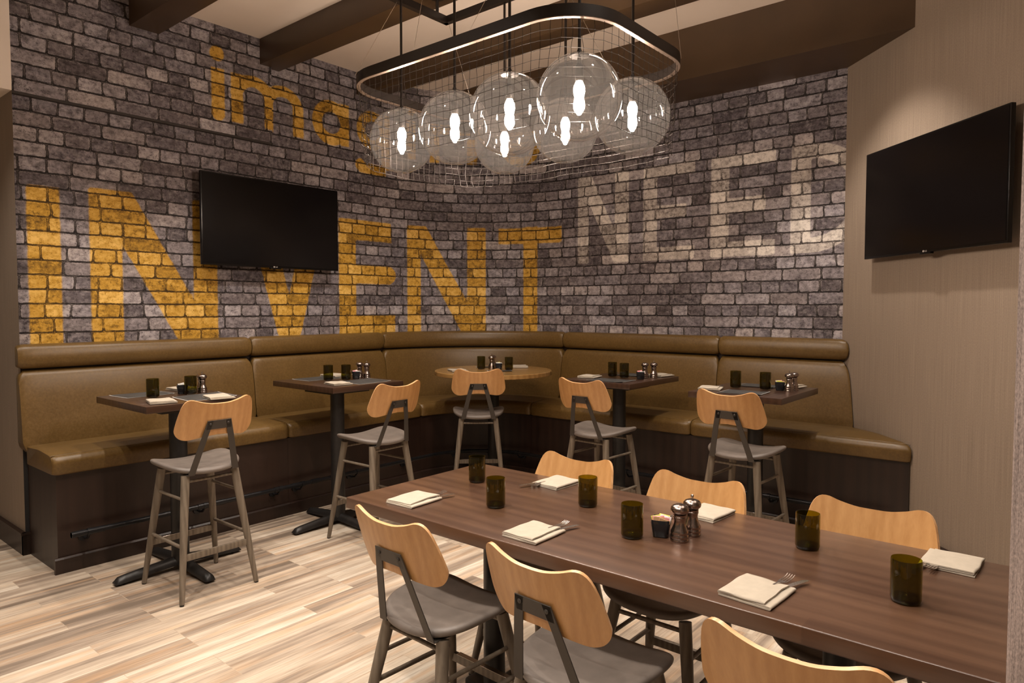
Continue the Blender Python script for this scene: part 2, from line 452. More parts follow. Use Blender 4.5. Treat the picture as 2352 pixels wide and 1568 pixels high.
for k, c in PK.items(): M['pk_' + k] = simple(k + '_packet_paper', c, 0.5, var=0.1, scale=120)

# ------------------------------------------------------------------ painted letters: signed distance fields (u along the wall, z up)
def sd_poly(P, poly):
    """signed distance, positive inside"""
    x, y = P[:, 0], P[:, 1]
    d = np.full(len(x), 1e9); inside = np.zeros(len(x), bool)
    n = len(poly)
    for i in range(n):
        ax, ay = poly[i]; bx, by = poly[(i + 1) % n]
        ex, ey = bx - ax, by - ay
        t = np.clip(((x - ax) * ex + (y - ay) * ey) / (ex * ex + ey * ey), 0, 1)
        d = np.minimum(d, np.hypot(x - ax - t * ex, y - ay - t * ey))
        c = ((ay > y) != (by > y)) & (x < (bx - ax) * (y - ay) / ((by - ay) if by != ay else 1e-9) + ax)
        inside ^= c
    return np.where(inside, d, -d)
def rect(u0, u1, z0, z1): return [(u0, z0), (u1, z0), (u1, z1), (u0, z1)]
def sd_ring(P, c, ro, ri, sz=1.0):
    r = np.hypot(P[:, 0] - c[0], (P[:, 1] - c[1]) / sz)
    return np.minimum(ro - r, r - ri)
def union(P, parts):
    s = np.full(len(P), -1.0)
    for q in parts:
        s = np.maximum(s, sd_poly(P, q) if isinstance(q, list) else q(P))
    return s
zb, zt = 1.36, 2.495
YEL = [rect(.072, .268, zb, zt - .03),
       rect(.448, .662, zb, zt), rect(1.185, 1.380, zb, zt), [(.448, zt), (.738, zt), (1.38, zb), (1.075, zb)],
       [(1.63, zt), (1.85, zt), (2.035, 1.75), (2.13, zb + .03), (2.08, zb), (1.98, zb), (1.92, zb + .05)],
       [(2.43, zt), (2.21, zt), (2.035, 1.75), (1.94, zb + .03), (1.99, zb), (2.09, zb), (2.15, zb + .05)],
       rect(2.567, 2.765, zb, zt), rect(2.567, 3.20, 2.30, zt), rect(2.567, 3.17, 1.88, 2.06), rect(2.567, 3.24, zb, 1.57),
       (lambda P: 0.09 - np.hypot(P[:, 0] - 3.16, P[:, 1] - 1.97)),
       rect(3.385, 3.537, zb, zt), rect(4.04, 4.237, zb, zt), [(3.385, zt), (3.60, zt), (4.237, zb), (3.99, zb)],
       rect(4.375, 5.085, 2.32, zt - .01), rect(4.645, 4.802, zb, zt),
       # lower-case word above
       rect(1.335, 1.445, 3.20, 3.56), (lambda P: 0.055 - np.hypot(P[:, 0] - 1.39, P[:, 1] - 3.20)), (lambda P: 0.060 - np.hypot(P[:, 0] - 1.385, P[:, 1] - 3.675)),
       rect(1.50, 1.605, 3.16, 3.56),
       (lambda P: np.where(P[:, 1] > 3.38, np.minimum(0.205 - np.hypot(P[:, 0] - 1.70, (P[:, 1] - 3.38) * 1.05), np.hypot(P[:, 0] - 1.70, P[:, 1] - 3.38) - 0.10), -0.03)),
       rect(1.795, 1.905, 3.16, 3.40),
       (lambda P: np.where(P[:, 1] > 3.38, np.minimum(0.205 - np.hypot(P[:, 0] - 2.00, (P[:, 1] - 3.38) * 1.05), np.hypot(P[:, 0] - 2.00, P[:, 1] - 3.38) - 0.10), -0.03)),
       rect(2.095, 2.205, 3.16, 3.40),
       (lambda P: sd_ring(P, (2.50, 3.36), 0.205, 0.10)), rect(2.60, 2.70, 3.17, 3.56),
       (lambda P: sd_ring(P, (2.98, 3.38), 0.19, 0.09)), rect(3.09, 3.19, 3.02, 3.56), rect(2.82, 3.14, 2.955, 3.055),
       (lambda P: 0.06 - np.hypot(P[:, 0] - 2.83, P[:, 1] - 3.03)),
       rect(3.38, 3.49, 3.17, 3.56), (lambda P: 0.06 - np.hypot(P[:, 0] - 3.435, P[:, 1] - 3.675)),
       rect(3.64, 3.75, 3.16, 3.56), rect(4.04, 4.15, 3.16, 3.42), rect(3.70, 4.08, 3.46, 3.56),
       (lambda P: sd_ring(P, (4.62, 3.34), 0.215, 0.115)), rect(4.44, 4.80, 3.30, 3.38)]
z0_, z1_ = 2.085, 2.955
WHI = [rect(5.285, 5.415, z0_, z1_), rect(5.715, 5.868, z0_, z1_), [(5.285, z1_), (5.44, z1_), (5.868, z0_), (5.705, z0_)],
       rect(6.025, 6.168, z0_, z1_), rect(6.025, 6.54, 2.85, z1_), rect(6.025, 6.46, 2.47, 2.585), rect(6.025, 6.54, z0_, 2.205),
       rect(6.69, 6.855, z0_, z1_), rect(6.69, 7.25, 2.85, z1_), rect(6.69, 7.17, 2.46, 2.585), rect(6.69, 7.25, z0_, 2.215),
       rect(7.375, 7.53, z0_, z1_),
       (lambda P: np.where(P[:, 0] > 7.50, np.minimum(0.435 - np.hypot((P[:, 0] - 7.52) * .95, P[:, 1] - 2.52), np.hypot((P[:, 0] - 7.52) * .95, P[:, 1] - 2.52) - 0.315), -0.03))]

def wall_pt(u, d=0.0):
    """u: length along brick wall from its left end, d: distance into the room; straight run, round corner, straight run"""
    l1 = YW - RC - Y0; l2 = RC * PI / 2
    if u <= l1: return (XW + d, Y0 + u)
    if u <= l1 + l2:
        a = (u - l1) / RC
        return (XW + RC - (RC - d) * math.cos(a), YW - RC + (RC - d) * math.sin(a))
    return (XW + RC + (u - l1 - l2), YW - d)
U1 = YW - RC - Y0; U2 = U1 + RC * PI / 2; UE = U2 + (DG - YW) - (XW + RC)

def letter_grid(name, us, zs, fn, mat):
    vs = []; uv = []
    for z in zs:
        for u in us: vs.append(fn(u, z)); uv.append((u, z))
    nu = len(us)
    fs = [(j * nu + i, j * nu + i + 1, (j + 1) * nu + i + 1, (j + 1) * nu + i) for j in range(len(zs) - 1) for i in range(nu - 1)]
    me = bpy.data.meshes.new(name); me.from_pydata(vs, [], fs); me.materials.append(mat)
    P = np.array(uv)
    lay = me.uv_layers.new(name='UVMap')
    idx = np.empty(len(me.loops), np.int32); me.loops.foreach_get('vertex_index', idx)
    lay.data.foreach_set('uv', P[idx].astype(np.float32).ravel())
    for an, src in (('yellow_paint', YEL), ('white_paint', WHI)):
        a = me.attributes.new(an, 'FLOAT', 'POINT')
        a.data.foreach_set('value', np.clip(union(P, src), -0.2, 0.2).astype(np.float32))
    for p in me.polygons: p.use_smooth = True
    o = bpy.data.objects.new(name, me); col.objects.link(o)
    return o

def quad_uv(name, corners, mat, kind='structure', uvs=None, thick=None):
    """a flat wall from corner points; UV in metres"""
    me = bpy.data.meshes.new(name); c = [Vector(p) for p in corners]
    me.from_pydata([tuple(p) for p in c], [], [tuple(range(len(c)))]); me.materials.append(mat)
    lay = me.uv_layers.new(name='UVMap')
    ax = (c[1] - c[0]).normalized(); ay = Vector((0, 0, 1)) if abs(ax.z) < 0.5 else Vector((0, 1, 0))
    if abs((c[2] - c[1]).z) < 1e-5: ay = (c[2] - c[1]).normalized()
    for i, l in enumerate(me.loops):
        p = c[l.vertex_index] - c[0]
        lay.data[i].uv = (p.dot(ax), p.dot(ay))
    o = bpy.data.objects.new(name, me); col.objects.link(o)
    if kind: o['kind'] = kind
    return o

# ------------------------------------------------------------------ room shell
du = 0.02
us = list(np.arange(0, UE, du)) + [UE]
zs = list(np.arange(1.20, ZC, du)) + [ZC]
w = letter_grid('wall_back', us, zs, lambda u, z: (*wall_pt(u), z), M['brick'])
tag(w, kind='structure')
# plain lower part of that wall, behind the seating
mb = MB(); k = 60
pts = [wall_pt(UE * i / k) for i in range(k + 1)]
pts = [wall_pt(UE * i / k, .006) for i in range(k + 1)]
mb.add([(*p, 0) for p in pts] + [(*p, 1.36) for p in pts], [(i, i + 1, k + 2 + i, k + 1 + i) for i in range(k)])
tag(mb.build('wall_lower', M['espresso'], smooth=True), kind='structure')
# upper band on the left that steps forward of the wall below it
BP = 0.045; ZBK = 3.055; YB1 = 3.275
us2 = list(np.arange(0, YB1 - Y0, du)) + [YB1 - Y0]
zs2 = list(np.arange(ZBK, ZC, du)) + [ZC]
w = letter_grid('wall_left', us2, zs2, lambda u, z: (XW + BP, Y0 + u, z), M['brick'])
tag(w, kind='structure')
mb = MB(); mb.box(XW + .002, XW + BP - .004, Y0 + .001, YB1 - .002, ZBK - .016, ZBK); mb.add([(XW, YB1, ZBK - .016), (XW + BP, YB1, ZBK - .016), (XW + BP, YB1, ZC), (XW, YB1, ZC)], [(0, 1, 2, 3)])  # dark strip thickens the shade line under the band; quad closes its end
tag(mb.build('band_shade_strip', simple('band_underside_shade', (0.03, 0.022, 0.018), 0.7), smooth=False), kind='structure')

XL = -9.0; YF = -4.5; XR = 4.5
quad_uv('floor', [(XL, YF, 0), (XR, YF, 0), (XR, 6.2, 0), (XL, 6.2, 0)], M['floor'])
quad_uv('ceiling', [(XL, YF, ZC), (XR, YF, ZC), (XR, 6.2, ZC), (XL, 6.2, ZC)], M['ceiling'])
# return wall at the far left with its bulkhead
quad_uv('wall_return', [(XL, Y0, 0), (XW + BP, Y0, 0), (XW + BP, Y0, ZBK), (XL, Y0, ZBK)], M['tanwall'])
mb = MB(); mb.add([(XW + BP, Y0, 0), (XW + BP, Y0 + .06, 0), (XW + BP, Y0 + .06, 1.2), (XW + BP, Y0, 1.2)], [(0, 1, 2, 3)])  # dark sheet stands in for the shaded gap between wall corner and bench
tag(mb.build('gap_shade_sheet', simple('painted_gap_shade', (0.02, 0.018, 0.018), 0.7), smooth=False), kind='structure')
mb = MB(); mb.box(XL, XW + BP, YF, Y0, ZBK, ZC)
tag(mb.build('ceiling_bulkhead', M['ceiling'], smooth=False), kind='structure')
# diagonal wall on the right
c0 = (DG - YW - .02, YW + .02); c1 = (c0[0] + 4.4, c0[1] - 4.4)
quad_uv('wall_right', [(*c0, 0), (*c1, 0), (*c1, ZC), (*c0, ZC)], M['tanwall'])
# near wall end at the right edge of the view
def boxwall(name, x0, x1, y0, y1, z0, z1, mat):
    mb = MB(); mb.box(x0, x1, y0, y1, z0, z1)
    o = mb.build(name, mat, smooth=False)
    me = o.data; lay = me.uv_layers.new(name='UVMap')
    for p in me.polygons:
        n = p.normal
        for li in p.loop_indices:
            v = me.vertices[me.loops[li].vertex_index].co
            lay.data[li].uv = (v.y if abs(n.x) > .5 else v.x, v.z if abs(n.z) < .5 else v.y)
    return tag(o, kind='structure')
boxwall('wall_near', -0.0640, 0.60, 1.0, 1.16, 0, ZC, M['pinkwall'])
# beams and the soffit along the brick wall
for i, (a, b_) in enumerate(((1.08, 1.29), (2.14, 2.35), (3.17, 3.375), (4.20, 4.405)), 1):
    mb = MB(); mb.box(XW + (BP if b_ < 3.3 else 0) - 0.02, DG - b_ + 0.1 if b_ > 1.3 else 3.2, a, b_, ZB, ZC - 0.001)
    tag(mb.build('ceiling_beam', M['beam'], bevel=0.003), kind='structure')
mb = MB(); mb.prism([(XW - .02, 5.255), (DG - 5.255 + .0, 5.255), (DG - YW, YW + .03), (XW - .02, YW + .03)], ZS, ZC - 0.001)
tag(mb.build('ceiling_soffit', M['beam'], smooth=False), kind='structure')

# baseboards
def baseboard(name, a, b_, nrm, h=0.15, t=0.022):
    a = Vector((*a, 0)); b_ = Vector((*b_, 0)); n = Vector((*nrm, 0)).normalized()
    prof = [(0, 0), (t, 0), (t, h - .02), (t + .008, h - .012), (t + .008, h), (0, h)]
    vs = [p + n * q[0] + Vector((0, 0, q[1])) for p in (a, b_) for q in prof]; k = len(prof)
    mb = MB(); mb.add(vs, [tuple(range(k))[::-1], tuple(range(k, 2 * k))] + [(i, (i + 1) % k, k + (i + 1) % k, k + i) for i in range(k)])
    return tag(mb.build(name, M['espresso'], smooth=False), kind='structure')
baseboard('baseboard_left', (XL, Y0), (XW + BP + .022, Y0), (0, -1))
baseboard('baseboard_return', (XW + BP, Y0 - .022), (XW + BP, Y0 + .07), (1, 0))
baseboard('baseboard_right', (DG - 5.16, 5.16), (c1[0] - .1, c1[1] + .1), (-1, -1))

# ------------------------------------------------------------------ banquette
def path_pts(d, s0, s1, n):
    """points at distance d from wall, s measured as y on the left run, angle on the round, x on the back run"""
    out = []
    for i in range(n + 1):
        t = i / n; out.append(None)
    return out
def seg_points(kind, a, b_, d, n):
    res = []
    for i in range(n + 1):
        t = i / n
        if kind == 'L': res.append((XW + d, a + (b_ - a) * t))
        elif kind == 'C':
            g = a + (b_ - a) * t
            res.append((XW + RC - (RC - d) * math.cos(g), YW - RC + (RC - d) * math.sin(g)))
        else:
            e = b_ if b_ is not None else (DG - YW) + d - 0.012
            res.append((a + (e - a) * t, YW - d))
    return res
def sweep(kind, a, b_, prof, n, name, mat, parent, crown=0.0, gap=0.004, angle=50):
    """closed profile (d,z) swept along a piece of the bench; the piece is slightly pillowed and rounded at its two ends"""
    prof = [tuple(p) for p in prof]; k = len(prof)
    cd = sum(p[0] for p in prof) / k; cz = sum(p[1] for p in prof) / k
    if kind == 'C': ga = gap / 1.0; a2, b2 = a + ga, b_ - ga
    else: a2, b2 = a + gap, (b_ - gap if b_ is not None else None)
    # station parameters with tighter spacing near the ends
    ts = [0, .006, .02] + [0.02 + .96 * i / n for i in range(1, n)] + [.98, .994, 1]
    vs = []
    rows = []
    for t in ts:
        e = min(t, 1 - t)
        sh = 1.0 if e >= .02 else 1 - crown * (1 - e / .02) ** 2
        row = []
        for (d, z) in prof:
            dd = cd + (d - cd) * sh; zz = cz + (z - cz) * sh
            if kind == 'L': p = (XW + dd, a2 + (b2 - a2) * t)
            elif kind == 'C':
                g = a2 + (b2 - a2) * t
                p = (XW + RC - (RC - dd) * math.cos(g), YW - RC + (RC - dd) * math.sin(g))
            else:
                e2 = b2 if b2 is not None else (DG - YW) + dd - 0.014
                p = (a2 + (e2 - a2) * t, YW - dd)
            row.append(len(vs)); vs.append((p[0], p[1], zz))
        rows.append(row)
    fs = []
    for r0, r1 in zip(rows[:-1], rows[1:]):
        for i in range(k):
            j = (i + 1) % k
            fs.append((r0[i], r0[j], r1[j], r1[i]))
    fs.append(tuple(rows[0])[::-1]); fs.append(tuple(rows[-1]))
    mb = MB(); mb.add(vs, fs)
    return mb.build(name, mat, parent, angle=angle)
def rounded(pts, r, n=5):
    """round the corners of a closed polygon (list of (x,y,radius or None))"""
    out = []; m = len(pts)
    for i in range(m):
        p = Vector(pts[i][:2]); a = Vector(pts[i - 1][:2]); b_ = Vector(pts[(i + 1) % m][:2])
        rr = pts[i][2] if len(pts[i]) > 2 else r
        if rr <= 0: out.append(tuple(p)); continue
        va = (a - p); vb = (b_ - p)
        la = min(rr, va.length * .45); lb = min(rr, vb.length * .45)
        pa = p + va.normalized() * la; pb = p + vb.normalized() * lb
        for q in range(n + 1):
            t = q / n
            out.append(tuple(pa * (1 - t) ** 2 + p * 2 * t * (1 - t) + pb * t * t))
    return out
seat_prof = rounded([(.10, .614, .01), (.625, .614, .012), (.632, .70, .02), (.600, .738, .045), (.36, .752, .05), (.10, .738, .0)], .02)
back_prof = rounded([(.012, .69, 0), (.150, .69, .01), (.138, .80, .05), (.105, 1.10, .08), (.082, 1.20, .03), (.055, 1.228, .02), (.012, 1.228, 0)], .02)
roll_prof = rounded([(.010, 1.240, .01), (.080, 1.240, .035), (.098, 1.315, .045), (.078, 1.392, .040), (.030, 1.402, .02), (.010, 1.402, 0)], .02)
base_prof = [(.06, .0), (.600, .0), (.600, .612), (.06, .612)]
plinth_prof = [(.601, .0), (.622, .0), (.622, .088), (.612, .098), (.601, .098)]
MODS = [('L', 1.385, 3.035, 24, 'olive brown leather banquette section at the far left, ending at the tan wall'),
        ('L', 3.035, 4.45, 20, 'olive brown leather banquette section behind the second high table from the left'),
        ('C', 0.0, PI / 2, 40, 'curved corner section of the olive brown leather banquette, behind the round table'),
        ('R', XW + RC, -2.45, 20, 'leather banquette section under the white painted letters, right of the curved corner'),
        ('R', -2.45, None, 20, 'rightmost leather banquette section, its seat running to a point on the diagonal wall')]
for kind, a, b_, n, lab in MODS:
    if kind == 'L': o = (XW + .5, a, 0)
    elif kind == 'C': o = (XW + RC - .85 * math.cos(PI / 4), YW - RC + .85 * math.sin(PI / 4), 0)
    else: o = (a, YW - .5, 0)
    root = empty('banquette_section', o, 0, lab, 'banquette', 'leather banquette sections round the wall')
    a0 = a + .045 if a == 1.385 else a; a1 = a + .02 if a == 1.385 else a
    parts = [sweep(kind, a0, b_, base_prof, n, 'base_panel', M['espresso'], root, 0, 0.0005, 30),
             sweep(kind, a0 - (.022 if a0 != a else 0), b_, plinth_prof, n, 'plinth', M['espresso'], root, 0, 0.0005, 30),
             sweep(kind, a1, b_, seat_prof, n, 'seat_cushion', M['leather'], root, 0.10, 0.003),
             sweep(kind, a, b_, back_prof, n, 'backrest', M['leather'], root, 0.22, 0.003),
             sweep(kind, a, b_, roll_prof, n, 'head_roll', M['leather'], root, 0.22, 0.003)]
    pip = MB()
    pts = seg_points(kind, a + (.02 if kind != 'C' else .02), (b_ - .02) if b_ is not None else None, .5925, n)
    pip.tube([(p[0], p[1], .7338) for p in pts], .003, 6)
    parts.append(pip.build('piping', M['leather'], root))
    for q in parts: q.location = (-o[0], -o[1], -o[2])

# foot rail in front of the bench
def rail_line(d, z):
    P = [(XW + d, 1.47 + (4.45 - 1.47) * i / 20, z) for i in range(21)]
    P += [(XW + RC - (RC - d) * math.cos(g), YW - RC + (RC - d) * math.sin(g), z) for g in [PI / 2 * i / 24 for i in range(1, 25)]]
    P += [(XW + RC + (-1.02 - XW - RC) * i / 16, YW - d, z) for i in range(1, 17)]
    return P
RD, RZ = .715, .255
rail = empty('foot_rail', (XW + RD, 1.47, 0), 0, 'black steel pipe foot rail running along the base of the banquette', 'foot rail')
def rc(o): o.location = (-(XW + RD), -1.47, 0); return o
P = rail_line(RD, RZ)
mb = MB(); mb.tube(P, .0165, 14); rc(mb.build('pipe', M['pipe'], rail))
def at_rail(s):
    acc = 0
    for a, b_ in zip(P[:-1], P[1:]):
        d = math.dist(a, b_)
        if acc + d >= s: 
            t = (s - acc) / d
            return Vector(a).lerp(Vector(b_), t), (Vector(b_) - Vector(a)).normalized()
        acc += d
    return Vector(P[-1]), (Vector(P[-1]) - Vector(P[-2])).normalized()
tot = sum(math.dist(a, b_) for a, b_ in zip(P[:-1], P[1:]))
for s in (.10, .83, 1.42, 1.62, 2.15, 2.75, 3.3, 3.6, 3.9, 4.5, 5.1, 5.7, 6.3):
    if s > tot: continue
    p, t = at_rail(s); n = Vector((-t.y, t.x, 0))  # toward the bench
    br = MB()
    br.tube([p + Vector((0, 0, -.014)), p + n * .03 + Vector((0, 0, -.045)), p + n * .075 + Vector((0, 0, -.055)), p + n * .108 + Vector((0, 0, -.05))], .008, 8)
    br.tube([p + n * .100 + Vector((0, 0, -.05)), p + n * .1105 + Vector((0, 0, -.05))], .030, 18)
    br.tube([p - t * .012, p + t * .012], .0215, 16)
    rc(br.build('rail_bracket', M['pipe'], rail))
for s in (0.0, .11, .78, .90, 1.37, 1.52, 1.70, 3.35, 3.8, 4.9, 5.4):
    p, t = at_rail(s + .03)
    sl = MB(); sl.tube([p - t * .03, p + t * .045], .0195, 16); rc(sl.build('pipe_sleeve', M['pipe'], rail))

# ------------------------------------------------------------------ stools
def catmull(pts, n=8):
    out = []; m = len(pts)
    for i in range(m - 1):
        p0 = pts[max(i - 1, 0)]; p1 = pts[i]; p2 = pts[i + 1]; p3 = pts[min(i + 2, m - 1)]
        for q in range(n):
            t = q / n
            out.append(tuple(0.5 * ((2 * p1[k]) + (-p0[k] + p2[k]) * t + (2 * p0[k] - 5 * p1[k] + 4 * p2[k] - p3[k]) * t * t + (-p0[k] + 3 * p1[k] - 3 * p2[k] + p3[k]) * t ** 3) for k in (0, 1)))
    out.append(pts[-1]); return out
TOPC = catmull([(0, .190), (.055, .192), (.11, .204), (.152, .218), (.180, .215), (.200, .192), (.212, .150), (.220, .105), (.2248, .066), (.2255, .052)])
BOTC = catmull([(0, .010), (.06, .005), (.12, -.005), (.162, -.010), (.193, -.001), (.212, .017), (.2225, .037), (.2255, .052)])
def interp(c, s):
    s = abs(s)
    for a, b_ in zip(c[:-1], c[1:]):
        if a[0] <= s <= b_[0] + 1e-9 and b_[0] > a[0]:
            return a[1] + (b_[1] - a[1]) * (s - a[0]) / (b_[0] - a[0])
    return c[-1][1]
def make_stool(name, sh, cat, steel_plate=True):
    root = empty(name, (0, 0, 0), 0, cat=cat)
    # --- seat, padded and saddle shaped
    a, b_ = .222, .212
    rad = [0] + [.9 * q / 8 for q in range(1, 9)]; hh = [.0225 - .0055 * (r / .9) ** 2 for r in rad]
    rad += [.90 + .10 * math.sin(PI * q / 10) for q in range(1, 10)] + [.88, .5, 0]
    hh += [.017 * math.cos(PI * q / 10) for q in range(1, 10)] + [-.017, -.017, -.017]
    na = 88; vs = []; fs = []
    for r, h in zip(rad, hh):
        for k in range(na):
            t = 2 * PI * k / na
            c, s = math.cos(t), math.sin(t)
            ex = 0.66 - .12 * s
            x = a * r * math.copysign(abs(c) ** ex, c); y = b_ * r * math.copysign(abs(s) ** ex, s)
            x *= 1 + .085 * (y / b_)           # a little wider to the front
            rr = min(1, math.hypot(x / a, y / b_))
            sad = .040 * (abs(x) / a) ** 2.2 * (.35 + .65 * (y / b_ + 1) / 2) - .010 * (abs(y) / b_) ** 3 - .006
            vs.append((x, y, sh - .024 + h + sad))
    m = len(rad)
    for i in range(1, m - 2):
        for k in range(na):
            l = (k + 1) % na
            fs.append((i * na + k, i * na + l, (i + 1) * na + l, (i + 1) * na + k))
    for i, j in ((0, 1), (m - 1, m - 2)):
        for k in range(na):
            l = (k + 1) % na
            fs.append((i * na, j * na + k, j * na + l))
    mb = MB(); mb.add(vs, fs); mb.build('seat', M['vinyl'], root, angle=60)
    zr = sh - .055
    # --- backrest, one bent ply shell with a pale edge
    ns, nr = 44, 8; th = .0115
    def bend(s, h):
        zz = sh + .165 + h
        return Vector((s, -.238 - .26 * h + 1.15 * s * s * (1 - .3 * h / .2), zz))
    front = []; back = []
    for i in range(ns + 1):
        s = .2255 * math.sin(PI * (i / ns - .5)); hb = interp(BOTC, s); ht = interp(TOPC, s)
        rf = []; rb = []
        for j in range(nr + 1):
            h = hb + (ht - hb) * j / nr; p = bend(s, h)
            nrm = Vector((-2.3 * s, 1, .26)).normalized()
            rf.append(p + nrm * th / 2); rb.append(p - nrm * th / 2)
        front.append(rf); back.append(rb)
    vs = [p for r in front for p in r] + [p for r in back for p in r]
    o2 = (ns + 1) * (nr + 1); ix = lambda i, j: i * (nr + 1) + j
    fs = []
    for i in range(ns):
        for j in range(nr):
            fs.append((ix(i, j), ix(i + 1, j), ix(i + 1, j + 1), ix(i, j + 1)))
            fs.append(tuple(o2 + q for q in (ix(i, j + 1), ix(i + 1, j + 1), ix(i + 1, j), ix(i, j))))
    mb = MB(); mb.add(vs, fs)
    ed = []
    for i in range(ns):
        ed.append((ix(i, 0), o2 + ix(i, 0), o2 + ix(i + 1, 0), ix(i + 1, 0)))
        ed.append((ix(i, nr), ix(i + 1, nr), o2 + ix(i + 1, nr), o2 + ix(i, nr)))
    for i in (0, ns):
        for j in range(nr): ed.append((ix(i, j), ix(i, j + 1), o2 + ix(i, j + 1), o2 + ix(i, j)))
    mb.f += [tuple(e) for e in ed]; mb.mi += [1] * len(ed)
    mb.build('backrest', [M['beech'], M['plyedge']], root, angle=50)
    # --- A shaped steel bracket
    t2 = .0045
    def plane(s, z):       # outer side of the backrest / rear edge of the seat
        return Vector((s, -.238 - .26 * (z - sh - .165) - th / 2 - .001, z))
    mb = MB(); zt, zm, zbm = sh + .258, sh + .206, sh - .052
    def strip(c):          # quad in the bracket plane, extruded by its thickness
        f = [plane(*p) for p in c]; g = [p + Vector((0, -t2, 0)) for p in f]
        mb.add(f + g, [(0, 1, 2, 3), (7, 6, 5, 4), (0, 4, 5, 1), (1, 5, 6, 2), (2, 6, 7, 3), (3, 7, 4, 0)])
    zj = sh + .165
    wt, wj, wb = .070, .0945, .150
    for g in (-1, 1):
        st = [(wt - .001, wt - .036, zt - .001), (wj, wj - .036, zj), (wb, wb - .040, zbm)]
        fr_ = []
        for o_, i_, z_ in st:
            a_, b2_ = plane(g * o_, z_), plane(g * i_, z_); e_ = Vector((0, -t2, 0))
            fr_ += [a_, b2_, b2_ + e_, a_ + e_]
        mb.add(fr_, [(0, 1, 2, 3), (11, 10, 9, 8)] + [(4 * i + q, 4 * i + (q + 1) % 4, 4 * i + 4 + (q + 1) % 4, 4 * i + 4 + q) for i in (0, 1) for q in range(4)])
        mb.box(min(g * wb, g * (wb - .040)), max(g * wb, g * (wb - .040)), -.238 + .26 * .217 - th / 2 - .001 - t2, -.10, zbm - .001, zbm + .0035)
    strip([(-wt, zt), (wt, zt), (wt + .004, zm), (-wt - .004, zm)])
    mb.build('back_bracket', M['gunmetal'], root, angle=30, bevel=.0012, seg=1)
    for g in (-1, 1):
        p = plane(g * .052, zt - .020) + Vector((0, -t2, 0))
        sm = MB(); sm.tube([p + Vector((0, .002, 0)), p + Vector((0, -.0025, 0))], .0075, 14)
        sm.tube([p + Vector((0, -.0025, 0)), p + Vector((0, -.0045, 0))], [.0062, .0035], 14)
        sm.build('screw', M['gunmetal'], root)
    # --- four tapered legs
    tx, ty, fx, fy = .145, .150, .222, .245
    def legp(gx, gy, z):
        t = 1 - z / zr
        return Vector((gx * (tx + (fx - tx) * t), gy * (ty + (fy - ty) * t), z))
    for gx in (-1, 1):
        for gy in (-1, 1):
            lg = MB(); pts = [legp(gx, gy, zr * q) for q in (1.0, .75, .5, .25, .012)]
            lg.tube(pts, [.0235, .0228, .0205, .0172, .0138], 18)
            l = lg.build('leg', M['leg'], root)
            ft = MB(); q0 = legp(gx, gy, .012); q1 = legp(gx, gy, .0); ft.tube([q0, q1], [.0128, .0118], 14)
            ft.build('foot_pad', M['iron'], l)
    # --- rungs
    def rung(a, b_, r=.0085, name_='rung'):
        m_ = MB(); m_.tube([a, b_], r, 12); return m_.build(name_, M['leg'], root)
    zu, zs_ = zr - .035, zr - .135
    rung(legp(-1, -1, zu), legp(1, -1, zu)); rung(legp(-1, 1, zu), legp(1, 1, zu))
    rung(legp(-1, -1, zs_), legp(-1, 1, zs_)); rung(legp(1, -1, zs_), legp(1, 1, zs_))
    zl = .305 if sh > .7 else .25
    rung(legp(-1, -1, zl), legp(-1, 1, zl), .0098); rung(legp(1, -1, zl), legp(1, 1, zl), .0098)
    for gy, zz, nm in ((-1, zl - .055, 'stretcher'), (1, zl - .055, 'footrest')):
        a = legp(-1, gy, zz); b2 = legp(1, gy, zz); m_ = MB()
        m_.box(a.x, b2.x, a.y - .010, a.y + .010, zz - .018, zz + .018)
        fr = m_.build(nm, M['leg'], root, bevel=.003)
        if gy == 1 and steel_plate:
            m_ = MB(); m_.box(a.x + .04, b2.x - .04, a.y - .012, a.y + .012, zz + .018, zz + .0205)
            m_.build('kick_plate', M['steel'], fr, bevel=.0008, seg=1)
    return root
HI = make_stool('bar_stool', .752, 'stool')
LO = make_stool('counter_stool', .552, 'stool')
GH = 'bar stools at the high tables'
for (x, y, rz, lab) in [
    (-4.035, 1.925, R_(90), 'beech backed bar stool at the leftmost high table'),
    (-3.885, 3.125, R_(91), 'beech backed bar stool at the second high table from the left'),
    (-4.085, 4.436, math.atan2(.677, .736), 'beech backed bar stool in the middle, in front of the round table'),
    (-2.775, 4.370, R_(-3), 'beech backed bar stool at the high table just right of the round table'),
    (-1.680, 4.355, R_(-3), 'beech backed bar stool at the rightmost high table')]:
    place(HI, (x, y, 0), rz, lab, GH)
GL = 'low backed stools along the long communal table'
for (x, y, rz, lab) in [
    (-1.820, 1.795, R_(-2), 'counter stool, leftmost of three on the near side of the long table'),
    (-1.178, 1.795, R_(-4), 'counter stool, middle of three on the near side of the long table'),
    (-0.458, 1.745, R_(-2), 'counter stool, rightmost of three on the near side of the long table'),
    (-1.862, 2.455, R_(180), 'counter stool, leftmost of three on the far side of the long table'),
    (-1.245, 2.455, R_(180), 'counter stool, middle of three on the far side, behind the metal mills'),
    (-0.585, 2.470, R_(180), 'counter stool, rightmost of three on the far side, nearest the tan wall')]:
    place(LO, (x, y, 0), rz, lab, GL)

